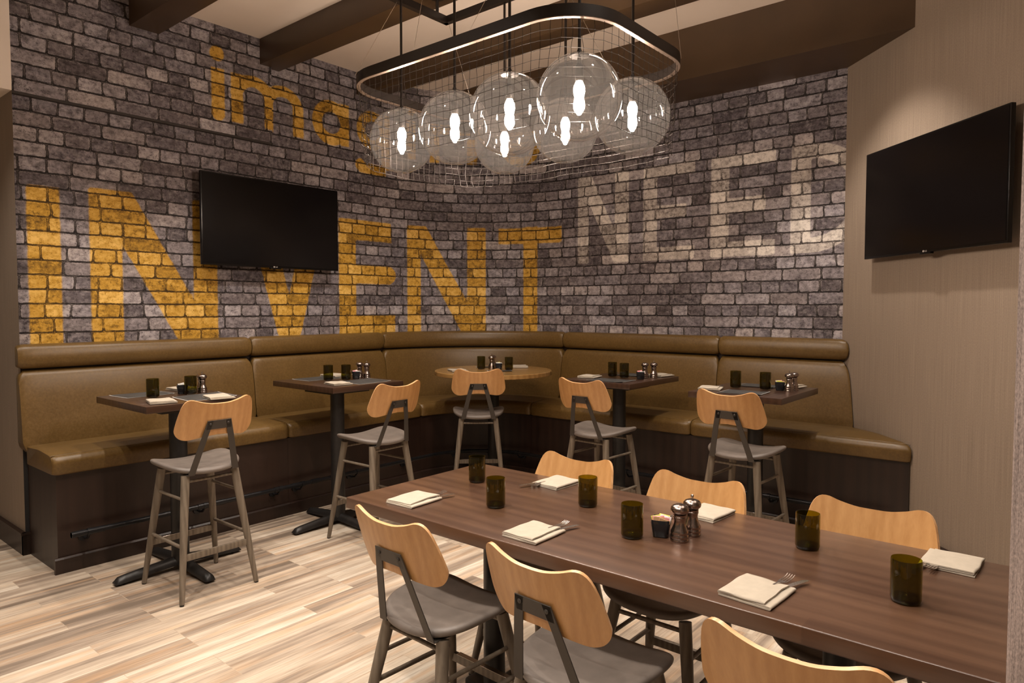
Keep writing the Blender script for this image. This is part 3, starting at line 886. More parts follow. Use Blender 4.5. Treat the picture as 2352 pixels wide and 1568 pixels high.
# ------------------------------------------------------------------ tables
def pedestal_base(parent, arm=.37, arms=(0, 90, 180, 270), off=(0, 0), top=1.02, r=.052):
    mb = MB(); mb.tube([(off[0], off[1], .05), (off[0], off[1], top)], r, 28); mb.build('column', M['iron'], parent)
    mb = MB(); mb.box(off[0] - .17, off[0] + .17, off[1] - .17, off[1] + .17, top - .004, top + .006); mb.build('mounting_plate', M['iron'], parent)
    for a in arms:
        a = R_(a); d = Vector((math.cos(a), math.sin(a), 0)); n = Vector((-d.y, d.x, 0))
        vs = []; rows = []
        for t, w_, zt_, zb_ in ((0, .040, .088, .034), (.25, .037, .078, .030), (.9, .033, .055, .014), (1.0, .033, .048, .012), (1.06, .028, .020, .012)):
            c = Vector((off[0], off[1], 0)) + d * arm * t
            ring = []
            for k in range(9):
                g = PI * k / 8
                ring.append(c + n * (w_ * math.cos(g)) + Vector((0, 0, zb_ + (zt_ - zb_) * math.sin(g))))
            rows.append([len(vs) + q for q in range(9)]); vs += ring
        fs = []
        for r0, r1 in zip(rows[:-1], rows[1:]):
            for k in range(8): fs.append((r0[k], r0[k + 1], r1[k + 1], r1[k]))
            fs.append((r0[8], r0[0], r1[0], r1[8]))
        fs.append(tuple(rows[0])); fs.append(tuple(rows[-1])[::-1])
        mb = MB(); mb.add(vs, fs)
        c = Vector((off[0], off[1], 0)) + d * arm * .95
        f_ = mb.build('base_arm', M['iron'], parent, angle=60)
        mb = MB(); mb.tube([c + Vector((0, 0, 0)), c + Vector((0, 0, .02))], .016, 14); mb.build('levelling_foot', M['iron'], f_)
def high_table(x0, x1, y0, y1, colxy, lab, graindir='y'):
    c = ((x0 + x1) / 2, (y0 + y1) / 2)
    root = empty('high_table', (*colxy, 0), 0, lab, 'table', 'square high tables along the banquette')
    ox, oy = colxy
    mb = MB(); mb.box(x0 - ox, x1 - ox, y0 - oy, y1 - oy, HT - .042, HT)
    mb.build('tabletop', M['hightable'], root, bevel=.004)
    pedestal_base(root, top=HT - .052)
    return root
TABS = {}
high_table(-4.945, -4.185, 1.700, 2.350, (-4.375, 1.965), 'dark wood high table at the far left, on a black cross base')
high_table(-4.955, -4.160, 2.975, 3.640, (-4.375, 3.165), 'dark wood high table second from the left')
high_table(-3.270, -2.645, 4.555, 5.370, (-2.866, 4.775), 'dark wood high table right of the round table, its corner pointing at the long table')
high_table(-2.120, -1.480, 4.445, 5.215, (-1.765, 4.770), 'dark wood high table at the far right, nearest the diagonal tan wall')
rt = empty('round_table', (-4.245, 4.815, 0), 0, 'round honey coloured high table in the curve of the banquette', 'table')
mb = MB(); mb.lathe([(.538, HT - .040), (.545, HT - .036), (.545, HT - .005), (.540, HT)], 96); mb.build('tabletop', M['roundtable'], rt)
pedestal_base(rt, arm=.27, arms=(35, 125, 215, 305), off=(0, 0), top=HT - .050)

lt = empty('communal_table', (-1.15, 2.17, 0), 0, 'long reddish brown wooden communal table in the foreground, set for six', 'table')
def trapz(): pass
mb = MB(); mb.box(-2.385 + 1.15, 0.10 + 1.15, 1.765 - 2.17, 2.600 - 2.17, HL - .048, HL)
mb.build('tabletop', M['table'], lt, bevel=.005, seg=3)
for ox in (-.72, .62):
    mb = MB(); mb.tube([(ox, -.045, .05), (ox, -.045, HL - .055)], .045, 28); mb.build('column', M['iron'], lt)
    mb = MB(); mb.box(ox - .2, ox + .2, -.25, .25, HL - .056, HL - .0485); mb.build('mounting_plate', M['iron'], lt)
    mb = MB(); mb.box(ox - .035, ox + .035, -.18, .15, .012, .062); mb.box(ox - .14, ox + .14, -.08, -.01, .012, .062)
    f_ = mb.build('base_arm', M['iron'], lt, bevel=.012)
    for q in ((-.12, -.045), (.12, -.045), (0, -.16), (0, .13)):
        m_ = MB(); m_.tube([(ox + q[0], q[1], 0), (ox + q[0], q[1], .014)], .016, 14); m_.build('levelling_foot', M['iron'], f_)

# ------------------------------------------------------------------ tableware
def make_glass():
    mb = MB(); r, h, t = .0385, .118, .0028
    prof = [(.0, .016), (.008, .015), (.018, .008), (.026, .001), (.031, .0), (.036, .003), (.0385, .012), (.0385, h - .003), (.0375, h), (.0365, h), (.0357, h - .003), (.0357, .016), (.033, .009), (.027, .009), (.018, .015), (.008, .024), (.0, .025)]
    mb.lathe(prof, 40, cap0=False, cap1=False)
    for i, f in enumerate(mb.f):
        if max(mb.v[q][2] for q in f) < .027: mb.mi[i] = 1
    o = mb.build('drinking_glass', [M['bottle'], M['bottlebase']], angle=60)
    o['category'] = 'glass'; return o
GLASS = make_glass()
def make_mill(name, knob, hscale=1.0):
    root = empty(name, (0, 0, 0), 0, cat='mill')
    h = .128
    prof = [(.0265, 0), (.027, .002), (.027, .009), (.0262, .010), (.0262, .012), (.027, .013), (.027, .022), (.0255, .024), (.0255, .026), (.0265, .028), (.0265, .034), (.0235, .041), (.0195, .052), (.0175, .062), (.0170, .070), (.0182, .076), (.0195, .080), (.0195, .084), (.0185, .085), (.0195, .087), (.0195, .091), (.0165, .093)]
    mb = MB(); mb.lathe([(r * 1.14, z) for r, z in prof], 36); mb.build('mill_body', M['mill'], root, angle=50)
    dome = [(.0165, .0935), (.0215, .096), (.0262, .102), (.0275, .109), (.0262, .116), (.0215, .122), (.013, .126), (.005, .1275), (.0, .1278)]
    mb = MB(); mb.lathe([(r * 1.14, z) for r, z in dome], 36, cap1=False); mb.build('mill_head', M['mill'], root, angle=60)
    if knob:
        kn = [(.0035, .127), (.0035, .133), (.0050, .1345), (.0060, .138), (.0052, .1415), (.0025, .1435), (0, .144)]
        mb = MB(); mb.lathe(kn, 20, cap1=False); k = mb.build('mill_knob', M['millknob'], root); 
    return root
PEPPER = make_mill('pepper_mill', True); SALT = make_mill('salt_mill', False)
def make_caddy():
    root = empty('sugar_caddy', (0, 0, 0), 0, cat='sugar caddy')
    mb = MB(); n = 40; rows = []; vs = []
    def ring(a, b_, z, scoop):
        out = []
        for k in range(n):
            t = 2 * PI * k / n; c, s = math.cos(t), math.sin(t)
            x = a * math.copysign(abs(c) ** .45, c); y = b_ * math.copysign(abs(s) ** .45, s)
            zz = z
            if scoop and abs(y) > b_ * .93: zz = z - .016 * max(0, math.cos(x / a * PI / 2)) ** 1.0
            out.append((x, y, zz))
        return out
    prof = [(.029, .025, 0, 0), (.032, .028, .004, 0), (.035, .031, .03, 0), (.038, .034, .060, 1), (.037, .033, .062, 1), (.035, .031, .060, 1), (.031, .027, .03, 0), (.028, .024, .006, 0)]
    for a, b_, z, s in prof: rows.append([len(vs) + i for i in range(n)]); vs += ring(a, b_, z, s)
    fs = [(r0[k], r0[(k + 1) % n], r1[(k + 1) % n], r1[k]) for r0, r1 in zip(rows[:-1], rows[1:]) for k in range(n)]
    fs += [tuple(rows[0])[::-1], tuple(rows[-1])]
    mb.add(vs, fs)
    mb.build('caddy_bowl', M['ceramic'], root, angle=70)
    return root
CADDY = make_caddy()
def make_packet(c):
    mb = MB(); mb.box(-.019, .019, -.0011, .0011, 0, .058)
    o = mb.build('sugar_packet', M['pk_' + c], bevel=.0005, seg=1); o['category'] = 'sugar packet'; return o
PKT = {c: make_packet(c) for c in PK}

def make_napkin(seed, w=.145, l=.178):
    rnd = random.Random(seed)
    # folded cloth: the section zigzags through four layers and is drawn along the length
    zsL = [.0026, .0079, .0132]
    line = []
    xl = -w / 2; xr = w / 2
    ends = [(xl, xr), (xr, xl + .003), (xl + .003, xr - .013)]
    for i, (a, b_) in enumerate(ends):
        m = 9
        for q in range(m + 1):
            t = q / m; line.append((a + (b_ - a) * t, zsL[i]))
        if i < 2:
            cx = b_; r = (zsL[i + 1] - zsL[i]) / 2; g = 1 if b_ > a else -1
            for q in range(1, 5):
                an = -PI / 2 + PI * q / 5
                line.append((cx + g * r * 1.3 * math.cos(an), zsL[i] + r + r * math.sin(an)))
    th = .0045; nl = 16; vs = []; rows = []
    n = len(line)
    offs = []
    for i, p in enumerate(line):
        a = line[max(i - 1, 0)]; b_ = line[min(i + 1, n - 1)]
        d = Vector((b_[0] - a[0], b_[1] - a[1])).normalized(); offs.append((-d.y, d.x))
    loop = [(p[0] + o[0] * th / 2, p[1] + o[1] * th / 2, i) for i, (p, o) in enumerate(zip(line, offs))]
    loop += [(p[0] - o[0] * th / 2, p[1] - o[1] * th / 2, i) for i, (p, o) in reversed(list(enumerate(zip(line, offs))))]
    for j in range(nl + 1):
        t = j / nl; row = []
        for (x, z, i) in loop:
            f = i / (n - 1)                  # 0 bottom layer .. 1 top layer
            yy = (t - .5) * (l - .010 * f) + .006 * f * math.sin(seed * 1.7)
            e_ = min(t, 1 - t) * nl; pinch = 1 if e_ >= 1 else .55
            z = zsL[0] + (z - zsL[0]) * (pinch * .25 + .75)
            dz = f * .0036 * noise.noise(Vector((x * 16 + seed, yy * 14, seed * .7))) + f * .0045 * (1 - abs(2 * t - 1)) * (1 - (2 * x / w) ** 2) + f * .0012
            xs = x * (1 - .05 * f * t)
            xs += .006 * f * noise.noise(Vector((seed, t * 2.5, f * 3))); yy += .007 * noise.noise(Vector((x * 9, seed * 2.1, f * 2)))
            row.append(len(vs)); vs.append((xs, yy, z + dz + .0004))
        rows.append(row)
    k = len(loop); fs = []
    for r0, r1 in zip(rows[:-1], rows[1:]):
        for i in range(k):
            fs.append((r0[i], r0[(i + 1) % k], r1[(i + 1) % k], r1[i]))
    for r in (rows[0], rows[-1]):
        for i in range(n - 1): fs.append((r[i], r[i + 1], r[k - 2 - i], r[k - 1 - i]))
    mb = MB(); mb.add(vs, fs)
    o = mb.build('folded_napkin', M['napkin'], angle=80); o['category'] = 'napkin'
    return o
NAPS = [make_napkin(s) for s in (1, 2, 3)]

def make_fork():
    mb = MB(); th = .0011
    def slab(pts):     # pts: list of (x0,x1,y,z)
        vs = []; fs = []
        for x0, x1, y, z in pts: vs += [(x0, y, z - th), (x1, y, z - th), (x1, y, z + th), (x0, y, z + th)]
        for i in range(len(pts) - 1):
            for a, b_ in ((0, 1), (1, 2), (2, 3), (3, 0)): fs.append((4 * i + a, 4 * i + b_, 4 * i + 4 + b_, 4 * i + 4 + a))
        fs += [(0, 1, 2, 3), tuple(4 * (len(pts) - 1) + q for q in (3, 2, 1, 0))]
        mb.add(vs, fs)
    slab([(-.007, .007, -.10, 0), (-.0055, .0055, -.05, .001), (-.003, .003, -.01, .004), (-.003, .003, .015, .004), (-.010, .010, .032, .001), (-.0125, .0125, .045, 0)])
    for k in range(4):
        x = -.0108 + .0072 * k
        slab([(x - .0018, x + .0018, .045, 0), (x - .0015, x + .0015, .062, .0005), (x - .0013, x + .0013, .080, .004), (x - .0006, x + .0006, .091, .0085)])
    o = mb.build('fork', M['cutlery'], angle=40); o['category'] = 'fork'; return o
def make_knife():
    mb = MB()
    vs = []; fs = []
    pr = [(-.0075, .0075, -.10, .0026), (-.0065, .0065, -.02, .0028), (-.008, .006, .0, .0018), (-.0105, .006, .06, .0010), (-.0095, .006, .10, .0008), (-.004, .0055, .118, .0006)]
    for x0, x1, y, t in pr: vs += [(x0, y, -t), (x1, y, -t), (x1, y, t), (x0, y, t)]
    for i in range(len(pr) - 1):
        for a, b_ in ((0, 1), (1, 2), (2, 3), (3, 0)): fs.append((4 * i + a, 4 * i + b_, 4 * i + 4 + b_, 4 * i + 4 + a))
    fs += [(0, 1, 2, 3), tuple(4 * (len(pr) - 1) + q for q in (3, 2, 1, 0))]
    mb.add(vs, fs); o = mb.build('table_knife', M['cutlery'], angle=30); o['category'] = 'knife'; return o
FORK, KNIFE = make_fork(), make_knife()

def mat_quad(pts, lab, z=HT):
    c = sum((Vector((*p, 0)) for p in pts), Vector()) / 4
    root = empty('placemat', (c.x, c.y, z), 0, lab, 'placemat', 'slate grey paper placemats on the high tables')
    def sheet(k, z0, nm, mt, lift):
        q = [Vector((*p, 0)) - c for p in pts]; q = [p * k for p in q]
        n = 8; vs = []
        for j in range(n + 1):
            for i in range(n + 1):
                s, t = i / n, j / n
                p = (q[0] * (1 - s) + q[1] * s) * (1 - t) + (q[3] * (1 - s) + q[2] * s) * t
                zz = z0 + lift * (max(0, s - .75) ** 2 * 3 + max(0, .2 - t) ** 2 * 3)
                vs.append((p.x, p.y, zz))
        m = len(vs); vs += [(a, b_, c_ - .0006) for a, b_, c_ in vs]
        ix = lambda i, j: j * (n + 1) + i
        fs = [(ix(i, j), ix(i + 1, j), ix(i + 1, j + 1), ix(i, j + 1)) for i in range(n) for j in range(n)]
        fs += [tuple(m + v for v in f[::-1]) for f in fs]
        mb = MB(); mb.add(vs, fs); return mb.build(nm, mt, root)
    sheet(1.0, .0012, 'paper_border', M['paperedge'], .02)
    sheet(.955, .0022, 'slate_print', M['slate'], .02)
GG = 'olive drinking glasses on the tables'
GN = 'folded cream napkins'
GM = 'metal mills on the tables'
GK = 'cutlery tucked into the napkins'
TD = {1: 'the leftmost high table', 2: 'the second high table from the left', 3: 'the round table', 4: 'the high table right of the round one', 5: 'the rightmost high table'}
PACKS = {0: ['brown', 'brown', 'pink', 'pink', 'pink', 'white', 'white', 'yellow', 'yellow', 'yellow'], 1: ['white', 'white', 'white'], 2: ['white', 'pink', 'white', 'brown'],
         3: ['white', 'white', 'yellow', 'white'], 4: ['white', 'pink', 'pink'], 5: ['yellow', 'yellow', 'pink', 'pink', 'white']}
def fill_caddy(x, y, z, rz, key, where):
    lst = PACKS[key]; cr, sr = math.cos(rz), math.sin(rz)
    for i, c in enumerate(lst):
        t = (i + .5) / len(lst)
        lx = -.021 + .042 * t + (.004 if i % 2 else -.004) * .3; ly = .0 + (.006 if (i % 3) == 1 else -.004)
        o = copy_tree(PKT[c]) if PKT[c].name in _used else PKT[c]
        _used.add(PKT[c].name)
        o.location = (x + lx * cr - ly * sr, y + lx * sr + ly * cr, z + .0085 + .002 * (i % 3))
        o.rotation_euler = (R_(4 * (i % 3) - 3), R_(6 * ((i * 7) % 5) - 12), rz + R_(90 + 6 * ((i * 5) % 4) - 9))
        o['label'] = '%s sugar packet in the caddy on %s' % (c, where)
        o['group'] = 'sugar packets in the caddies'
def L_(x): return x
high = [
  (1, [(-4.602, 1.912), (-4.590, 2.150)], ['the left one', 'the one beside the caddy'], (-4.672, 2.132), (-4.612, 2.240), (-4.672, 2.262), [((-4.325, 1.845), 75), ((-4.890, 2.235), 100), ((-4.255, 2.170), 80)],
      [[(-4.925, 1.768), (-4.915, 2.075), (-4.700, 2.095), (-4.690, 1.790)], [(-4.520, 1.995), (-4.545, 2.315), (-4.260, 2.300), (-4.225, 1.975)]], 90),
  (2, [(-4.635, 3.270), (-4.560, 3.385)], ['the left one', 'the one beside the caddy'], (-4.575, 3.495), (-4.560, 3.592), (-4.650, 3.590), [((-4.330, 3.140), 80), ((-4.880, 3.500), 100)],
      [[(-4.930, 3.130), (-4.925, 3.450), (-4.700, 3.450), (-4.690, 3.130)], [(-4.480, 3.240), (-4.495, 3.560), (-4.215, 3.560), (-4.200, 3.240)]], 90),
  (3, [(-4.385, 4.800), (-4.115, 4.885)], ['the left one', 'the one beside the caddy'], (-4.235, 4.880), (-4.315, 4.870), (-4.365, 4.945), [((-4.230, 5.190), 40), ((-4.405, 4.500), 60)],
      [[(-4.52, 4.88), (-4.36, 5.04), (-4.46, 5.14), (-4.62, 4.98)], [(-4.15, 4.64), (-4.00, 4.80), (-4.10, 4.89), (-4.25, 4.73)]], 45),
  (4, [(-3.060, 4.985), (-2.925, 4.950)], ['the left one', 'the right one'], (-2.775, 4.950), (-2.742, 5.112), (-2.797, 5.062), [((-3.165, 4.800), 10), ((-2.765, 5.280), -10)],
      [[(-3.060, 4.580), (-2.740, 4.590), (-2.745, 4.830), (-3.065, 4.820)], [(-3.13, 5.10), (-2.86, 5.10), (-2.86, 5.34), (-3.13, 5.34)]], 0),
  (5, [(-1.946, 4.855), (-1.741, 4.880)], ['the left one', 'the right one'], (-1.645, 4.900), (-1.572, 4.868), (-1.568, 4.955), [((-2.045, 4.650), 15), ((-1.640, 5.120), -10)],
      [[(-1.930, 4.480), (-1.640, 4.500), (-1.655, 4.740), (-1.940, 4.720)], [(-2.00, 4.97), (-1.72, 4.97), (-1.72, 5.19), (-2.00, 5.19)]], 0)]
CR_ = {1: 158, 2: 150, 3: 130, 4: 120, 5: 108}
for ti, gl, gpos, cad, m1, m2, naps, pms, rz in high:
    w_ = TD[ti]
    for (x, y), q in zip(gl, gpos):
        place(GLASS, (x, y, HT + .0045), 0, 'olive bottle glass on %s, %s' % (w_, q), GG)
    place(CADDY, (*cad, HT), R_(CR_[ti]), 'black sugar caddy on ' + w_, 'black sugar caddies')
    fill_caddy(*cad, HT, R_(CR_[ti]), ti, w_)
    place(PEPPER, (*m1, HT), 0, 'bronzed knobbed mill on ' + w_, GM)
    place(SALT, (*m2, HT), 0, 'bronzed mill without knob on ' + w_, GM)
    nn = ['at its front edge', 'at the bench side', 'behind the stool back']
    for j, ((x, y), a) in enumerate(naps):
        place(NAPS[(ti + j) % 3], (x, y, HT + .0025), R_(a), 'folded napkin on %s, %s' % (w_, nn[j]), GN)
    for j, pm in enumerate(pms):
        mat_quad(pm, 'slate grey placemat on %s, %s' % (w_, (['bench side', 'stool side'] if ti < 4 else ['stool side', 'bench side'])[j]))
# forks that stick out of the high table napkins
for (x, y, rz, lab) in [(-4.360, 1.826, R_(180), 'fork tines poking out of the napkin on the leftmost high table'),
                        (-2.020, 4.709, R_(0), 'fork tines standing up behind the napkin on the rightmost high table')]:
    place(FORK, (x, y, HT + .0120), rz, lab, GK)

# long table
cg = [(-2.137, 2.310, 'furthest left, standing alone near the far corner'), (-1.806, 2.062, 'second from the left, between the two near napkins'), (-1.530, 2.310, 'in front of the leftmost far napkin'),
      (-1.200, 2.090, 'just left of the sugar caddy'), (-0.696, 2.365, 'in front of the rightmost far stool'), (-0.360, 2.100, 'at the far right, largest in the photo')]
for x, y, lab in cg: place(GLASS, (x, y, HL), 0, 'olive bottle glass on the long table, ' + lab, GG)
place(CADDY, (-1.130, 2.170, HL), R_(112), 'black sugar caddy full of packets on the long table', 'black sugar caddies')
fill_caddy(-1.130, 2.170, HL, R_(112), 0, 'the long table')
place(SALT, (-1.055, 2.160, HL), 0, 'bronzed mill without knob on the long table', GM)
place(PEPPER, (-1.050, 2.245, HL), 0, 'bronzed knobbed mill on the long table', GM)
cn = [((-2.117, 1.905), 2, 0, 'near side, furthest left'), ((-1.480, 1.895), 0, 1, 'near side, between the two left stools'), ((-0.690, 1.897), -4, 2, 'near side, right of the middle stool'),
      ((-1.830, 2.530), -3, 1, 'far side, furthest left'), ((-1.110, 2.525), -4, 2, 'far side, behind the two mills'), ((-0.305, 2.520), -2, 0, 'far side, furthest right')]
for j, ((x, y), a, v, lab) in enumerate(cn):
    near = j < 3
    yy = min(y, 2.505)
    place(NAPS[v], (x, yy, HL), R_(a + (0 if near else 180)), 'folded napkin on the long table, ' + lab, GN)
    g = 1 if near else -1
    place(FORK, (x + .030 * g, yy + g * .056, HL + .0125), R_((a if near else 180 + a) - 6), 'fork in the long table napkin, ' + lab, GK)
    place(KNIFE, (x + .052 * g, yy + g * .045, HL + .0105), R_((a if near else 180 + a) - 14), 'knife in the long table napkin, ' + lab, GK)

# ------------------------------------------------------------------ televisions
def make_tv(loc, rz, w, h, lab, gap):
    root = empty('television', loc, rz, lab, 'television', 'black wall mounted televisions')   # local +Y points out of the wall, x along it
    mb = MB(); mb.box(-w / 2, w / 2, -.028, .0, -h / 2, h / 2); mb.build('housing', M['tvbody'], root, bevel=.004)
    mb = MB(); mb.box(-w / 2 + .010, w / 2 - .010, .0, .002, -h / 2 + .016, h / 2 - .010); scn = mb.build('screen', M['tvscreen'], root, smooth=False)
    mb = MB(); mb.box(-.05, .05, -.02, .003, -h / 2 - .010, -h / 2 + .002); mb.build('sensor_tab', M['tvbody'], root, bevel=.002)
    lg = MB(); z = -h / 2 + .008; y0, y1 = .0, .0025
    lg.tube([(.016, y0, z), (.016, y1, z)], .0065, 18)          # round badge
    lg.box(.0015, .0035, y0, y1, z - .005, z + .005); lg.box(-.004, .0035, y0, y1, z - .005, z - .003)      # L
    for q in ((-.0150, -.0075, z + .003, z + .005), (-.0150, -.0075, z - .005, z - .003), (-.0095, -.0075, z - .005, z + .005), (-.0150, -.0130, z - .005, z), (-.0150, -.0115, z - .001, z + .0008)):
        lg.box(q[0], q[1], y0, y1, q[2], q[3])                   # G
    lg.build('badge', M['logo'], root, smooth=False)
    mb = MB(); mb.box(-.22, .22, -gap + .012, -.028, -.14, .14); mb.box(-.3, .3, -gap + .001, -gap + .012, -.2, .2); mb.build('wall_bracket', M['tvbody'], root, smooth=False)
    return root
make_tv((-5.330, 3.245, 2.350), R_(-90), 1.278, .732, 'large black wall television on the left brick wall, covering part of the yellow letters', .120)
u = Vector((1, -1, 0)).normalized(); n_ = Vector((-1, -1, 0)).normalized()
s_mid = (-4.738 - 3.457) / 2
cx = (4.200 + math.sqrt(2) * s_mid) / 2; cy = 4.200 - cx
tvn = make_tv((cx, cy, 2.362), R_(135), 1.281, .742, 'large black wall television on the diagonal tan wall at the right', .0875)

# ------------------------------------------------------------------ chandelier
ch = empty('chandelier', (-2.45, 3.02, 0), 0, 'black framed chandelier with seven smoked glass globes inside a hanging wire net', 'chandelier')
def cc(o): o.location = (2.45, -3.02, 0); return o
Xa, Xb, Ya, Yb, ZR, CR = -3.420, -1.675, 2.485, 3.610, 2.985, .30
def ring_path(x0, x1, y0, y1, r, step):
    P = []
    def arc(cx, cy, a0):
        n = max(6, int(r * PI / 2 / step))
        for i in range(n): 
            a = a0 + PI / 2 * i / n; P.append((cx + r * math.cos(a), cy + r * math.sin(a)))
    def line(a, b_):
        n = max(1, int(math.dist(a, b_) / step))
        for i in range(n): P.append((a[0] + (b_[0] - a[0]) * i / n, a[1] + (b_[1] - a[1]) * i / n))
    line((x0 + r, y0), (x1 - r, y0)); arc(x1 - r, y0 + r, -PI / 2)
    line((x1, y0 + r), (x1, y1 - r)); arc(x1 - r, y1 - r, 0)
    line((x1 - r, y1), (x0 + r, y1)); arc(x0 + r, y1 - r, PI / 2)
    line((x0, y1 - r), (x0, y0 + r)); arc(x0 + r, y0 + r, PI)
    return P
def band(P, Q, z0, z1, name, mat, parent):
    n = len(P); vs = [(*p, z0) for p in P] + [(*p, z1) for p in P] + [(*p, z0) for p in Q] + [(*p, z1) for p in Q]
    fs = []
    for i in range(n):
        j = (i + 1) % n
        fs += [(i, j, n + j, n + i), (2 * n + j, 2 * n + i, 3 * n + i, 3 * n + j), (j, i, 2 * n + i, 2 * n + j), (n + i, n + j, 3 * n + j, 3 * n + i)]
    mb = MB(); mb.add(vs, fs); return cc(mb.build(name, mat, parent, angle=40))
outer = ring_path(Xa, Xb, Ya, Yb, CR, .04)
cxr, cyr = (Xa + Xb) / 2, (Ya + Yb) / 2
def inset(P, d):
    n = len(P); out = []
    for i in range(n):
        a = Vector(P[i - 1]); b_ = Vector(P[(i + 1) % n]); t = (b_ - a).normalized(); out.append((P[i][0] - t.y * d, P[i][1] + t.x * d))
    return out
band(outer, inset(outer, .012), ZR - .055, ZR, 'ring_band', M['bronze'], ch)
lip = inset(outer, .012)
band(outer, inset(outer, .021), ZR - .058, ZR - .053, 'ring_lip', simple('ring_lip_metal', (.36, .27, .21), .3, .9), ch)
# net
rn = random.Random(3)
netp = ring_path(Xa + .012, Xb - .012, Ya + .012, Yb - .012, CR - .012, .047)
net = MB(); rows_n = 11; NP = []
for j in range(rows_n + 1):
    row = []
    for i, (x, y) in enumerate(netp):
        ph = i * .55
        corner = 1.0 if (abs(x - cxr) > (Xb - Xa) / 2 - .22 and abs(y - cyr) > (Yb - Ya) / 2 - .22) else .35
        sag = j / rows_n
        jx = (rn.random() - .5) * .010 * corner + .010 * sag * corner * math.sin(ph * 1.3 + j)
        jy = (rn.random() - .5) * .010 * corner + .010 * sag * corner * math.cos(ph * 1.7 + j)
        pull = -.035 * sag * corner
        dx, dy = (x - cxr), (y - cyr); q = math.hypot(dx, dy)
        z = ZR - .062 - j * .0405 + .004 * math.sin(ph + j * .4) * sag + (rn.random() - .5) * .004
        row.append(Vector((x + dx / q * pull + jx, y + dy / q * pull + jy, z)))
    NP.append(row)
nn_ = len(netp)
def seg(a, b_, r=.0013):
    d = (b_ - a)
    if d.length < 1e-6: return
    d.normalize(); ref = Vector((0, 0, 1)) if abs(d.z) < .8 else Vector((1, 0, 0))
    p = d.cross(ref).normalized() * r; q = d.cross(p).normalized() * r
    o = [p, -p * .5 + q * .87, -p * .5 - q * .87]
    net.add([a + v for v in o] + [b_ + v for v in o], [(0, 1, 4, 3), (1, 2, 5, 4), (2, 0, 3, 5)])
for j in range(rows_n + 1):
    for i in range(nn_):
        if j > 0: seg(NP[j][i], NP[j][(i + 1) % nn_])
        if j < rows_n: seg(NP[j][i], NP[j + 1][i])
        if j > 0:
            c = NP[j][i]; r = .0030
            net.add([c + Vector(v) * r for v in ((1, 0, 0), (-1, 0, 0), (0, 1, 0), (0, -1, 0), (0, 0, 1), (0, 0, -1))], [(0, 2, 4), (2, 1, 4), (1, 3, 4), (3, 0, 4), (2, 0, 5), (1, 2, 5), (3, 1, 5), (0, 3, 5)])
cc(net.build('wire_net', M['wire'], ch, smooth=False))
# upper frame
FX0, FX1, FY0, FY1, FZ = -3.350, -1.72, 2.735, 3.330, 3.560
mb = MB(); q = .018
for a in ((FX0 - q, FX1 + q, FY0 - q, FY0 + q), (FX0 - q, FX1 + q, FY1 - q, FY1 + q), (FX0 - q, FX0 + q, FY0 - q, FY1 + q), (FX1 - q, FX1 + q, FY0 - q, FY1 + q)):
    mb.box(*a, FZ - .022, FZ + .022)
cc(mb.build('upper_frame', M['bronze'], ch, smooth=False))
for x, y in ((FX0, 3.245), (FX1, 3.245), (FX0, 2.80), (FX1, 2.80)):
    mb = MB(); zt = ZB if y > 3.0 else ZC
    mb.tube([(x, y, FZ + .02), (x, y, zt - .006)], .011, 12); mb.tube([(x, y, zt - .012), (x, y, zt)], .05, 24)
    cc(mb.build('ceiling_post', M['bronze'], ch))
GL7 = [(-3.200, 2.800, 2.646, .191), (-2.700, 2.745, 2.628, .198), (-2.290, 2.725, 2.626, .205), (-1.840, 2.690, 2.614, .198), (-2.840, 3.330, 2.668, .186), (-2.360, 3.310, 2.668, .186), (-1.895, 3.270, 2.660, .200)]
for x, y, GZ, GR in GL7:
    fy = FY0 if y < 3 else FY1
    mb = MB(); mb.tube([(x, y, GZ + GR - .012), (x, y, FZ - .02)], .0075, 12); cc(mb.build('hanging_rod', M['bronze'], ch))
    g = MB(); prof = [(GR * math.sin(PI * i / 40), GZ + GR * -math.cos(PI * i / 40)) for i in range(0, 38)]
    g.lathe(prof, 64, (x, y, 0), cap0=False, cap1=False)
    gl = cc(g.build('glass_globe', M['globe'], ch, angle=80))
    s = MB(); s.lathe([(.045, GZ + GR - .010), (.046, GZ + GR - .002), (.012, GZ + GR + .006), (.010, GZ + GR + .02)], 28, (x, y, 0)); so = s.build('globe_cap', M['bronze'], gl)
    s = MB(); s.lathe([(.016, GZ + .075), (.020, GZ + .085), (.020, GZ + .145), (.012, GZ + .155), (.008, GZ + GR - .01)], 20, (x, y, 0)); s.build('lamp_socket', M['bronze'], gl)
    s = MB(); s.lathe([(0, GZ - .080), (.009, GZ - .077), (.014, GZ - .064), (.0155, GZ - .040), (.0165, GZ - .015), (.022, GZ + .005), (.0265, GZ + .028), (.0255, GZ + .050), (.018, GZ + .068), (.013, GZ + .078)], 20, (x, y, 0), cap0=False); s.build('tube_bulb', M['bulb'], gl)  # bulb swells at the top to take in the shape of its glare
for a, b_ in [((FX0, 2.90, FZ - .02), (Xa + .12, Ya + .05, ZR)), ((FX0 + .02, FY1, FZ - .02), (Xa + .1, Yb - .03, ZR)), ((FX1, FY1, FZ - .02), (Xb - .05, Yb - .12, ZR)),
              ((FX1, FY0, FZ - .02), (Xb - .12, Ya + .05, ZR)), ((-2.9, FY0, FZ - .02), (-2.75, Ya + .006, ZR)), ((-2.2, FY0, FZ - .02), (-2.35, Ya + .006, ZR)), ((-2.4, FY1, FZ - .02), (-2.2, Yb - .006, ZR))]:
    mb = MB(); mb.tube([a, b_], .0012, 6); cc(mb.build('support_cable', M['cable'], ch))

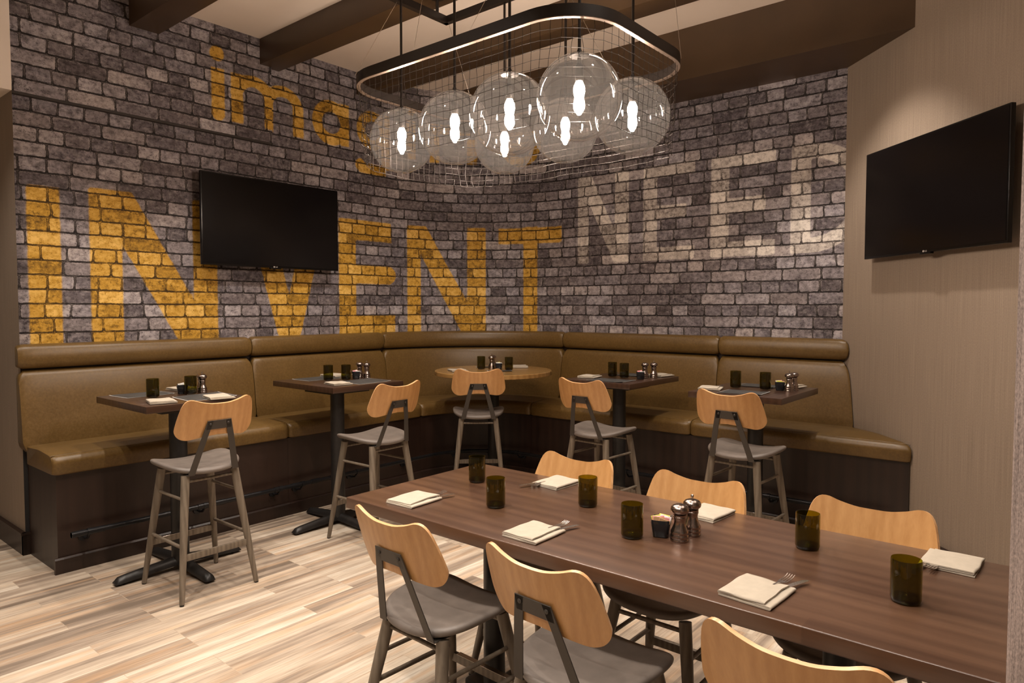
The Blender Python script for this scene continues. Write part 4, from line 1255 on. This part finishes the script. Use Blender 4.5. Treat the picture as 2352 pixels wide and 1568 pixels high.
# ------------------------------------------------------------------ light
def spot(x, y, z, tx, ty, tz, w, ang=75, blend=.5, r=.035, c=(1.0, .885, .77)):
    l = bpy.data.lights.new('ceiling_spot', 'SPOT'); l.energy = w; l.spot_size = R_(ang); l.spot_blend = blend
    l.shadow_soft_size = r; l.color = c
    o = bpy.data.objects.new('ceiling_spot', l); col.objects.link(o); o.location = (x, y, z)
    d = Vector((tx - x, ty - y, tz - z)); o.rotation_euler = d.to_track_quat('-Z', 'Y').to_euler()
    return o
zl = ZC - .04
SP = [
    (-4.02, 1.68, -4.36, 1.74, 84, 88), (-3.95, 2.78, -4.4, 2.90, 86, 88), (-3.85, 3.85, -4.4, 4.3, 82, 88),
    (-2.75, 4.30, -2.85, 4.75, 85, 88), (-1.47, 4.74, -1.35, 4.90, 115, 84),
    (-3.1, .75, -3.1, .75, 115, 95), (-4.6, .35, -4.6, .6, 80, 95), (-1.7, .85, -1.7, .95, 110, 90), (-0.5, .75, -.5, .95, 95, 90),
    (-1.2, 2.75, -1.1, 2.75, 70, 95), (-2.6, 1.72, -2.5, 1.8, 95, 95), (-0.15, 3.0, .1, 3.6, 18, 90), (-.93, 4.16, -.80, 4.30, 75, 84), (-.35, -.5, -.1, .7, 70, 95), (-1.9, -.6, -1.6, 0.4, 80, 95)]  # next-to-last spot is unseen, added behind the camera to brighten the near wall end
for x, y, tx, ty, w_, an in SP: spot(x, y, zl, tx, ty, 0, w_, an, .55)
wd = bpy.data.worlds.new('room_beyond'); sc.world = wd; wd.use_nodes = True
bg = wd.node_tree.nodes['Background']; bg.inputs[0].default_value = (1.0, .78, .58, 1); bg.inputs[1].default_value = .09

# ------------------------------------------------------------------ camera
cd = bpy.data.cameras.new('camera'); cam = bpy.data.objects.new('camera', cd); col.objects.link(cam)
cam.location = (0, 0, 1.64); cam.rotation_euler = (R_(90 - 2.5), 0, R_(39.85))
cd.sensor_width = 36; cd.lens = 1586 / 2352 * 36; cd.shift_y = -6.75 / 2352
cd.clip_start = .05; cd.clip_end = 60
sc.camera = cam
sc.view_settings.view_transform = 'Standard'; sc.view_settings.look = 'None'
sc.view_settings.gamma = 1.0; sc.view_settings.use_curve_mapping = False
sc.view_settings.exposure = 0.55
sc.cycles.max_bounces = 7; sc.cycles.transparent_max_bounces = 24; sc.cycles.use_adaptive_sampling = True; sc.cycles.adaptive_threshold = 0.08
sc.cycles.sample_clamp_indirect = 4.0
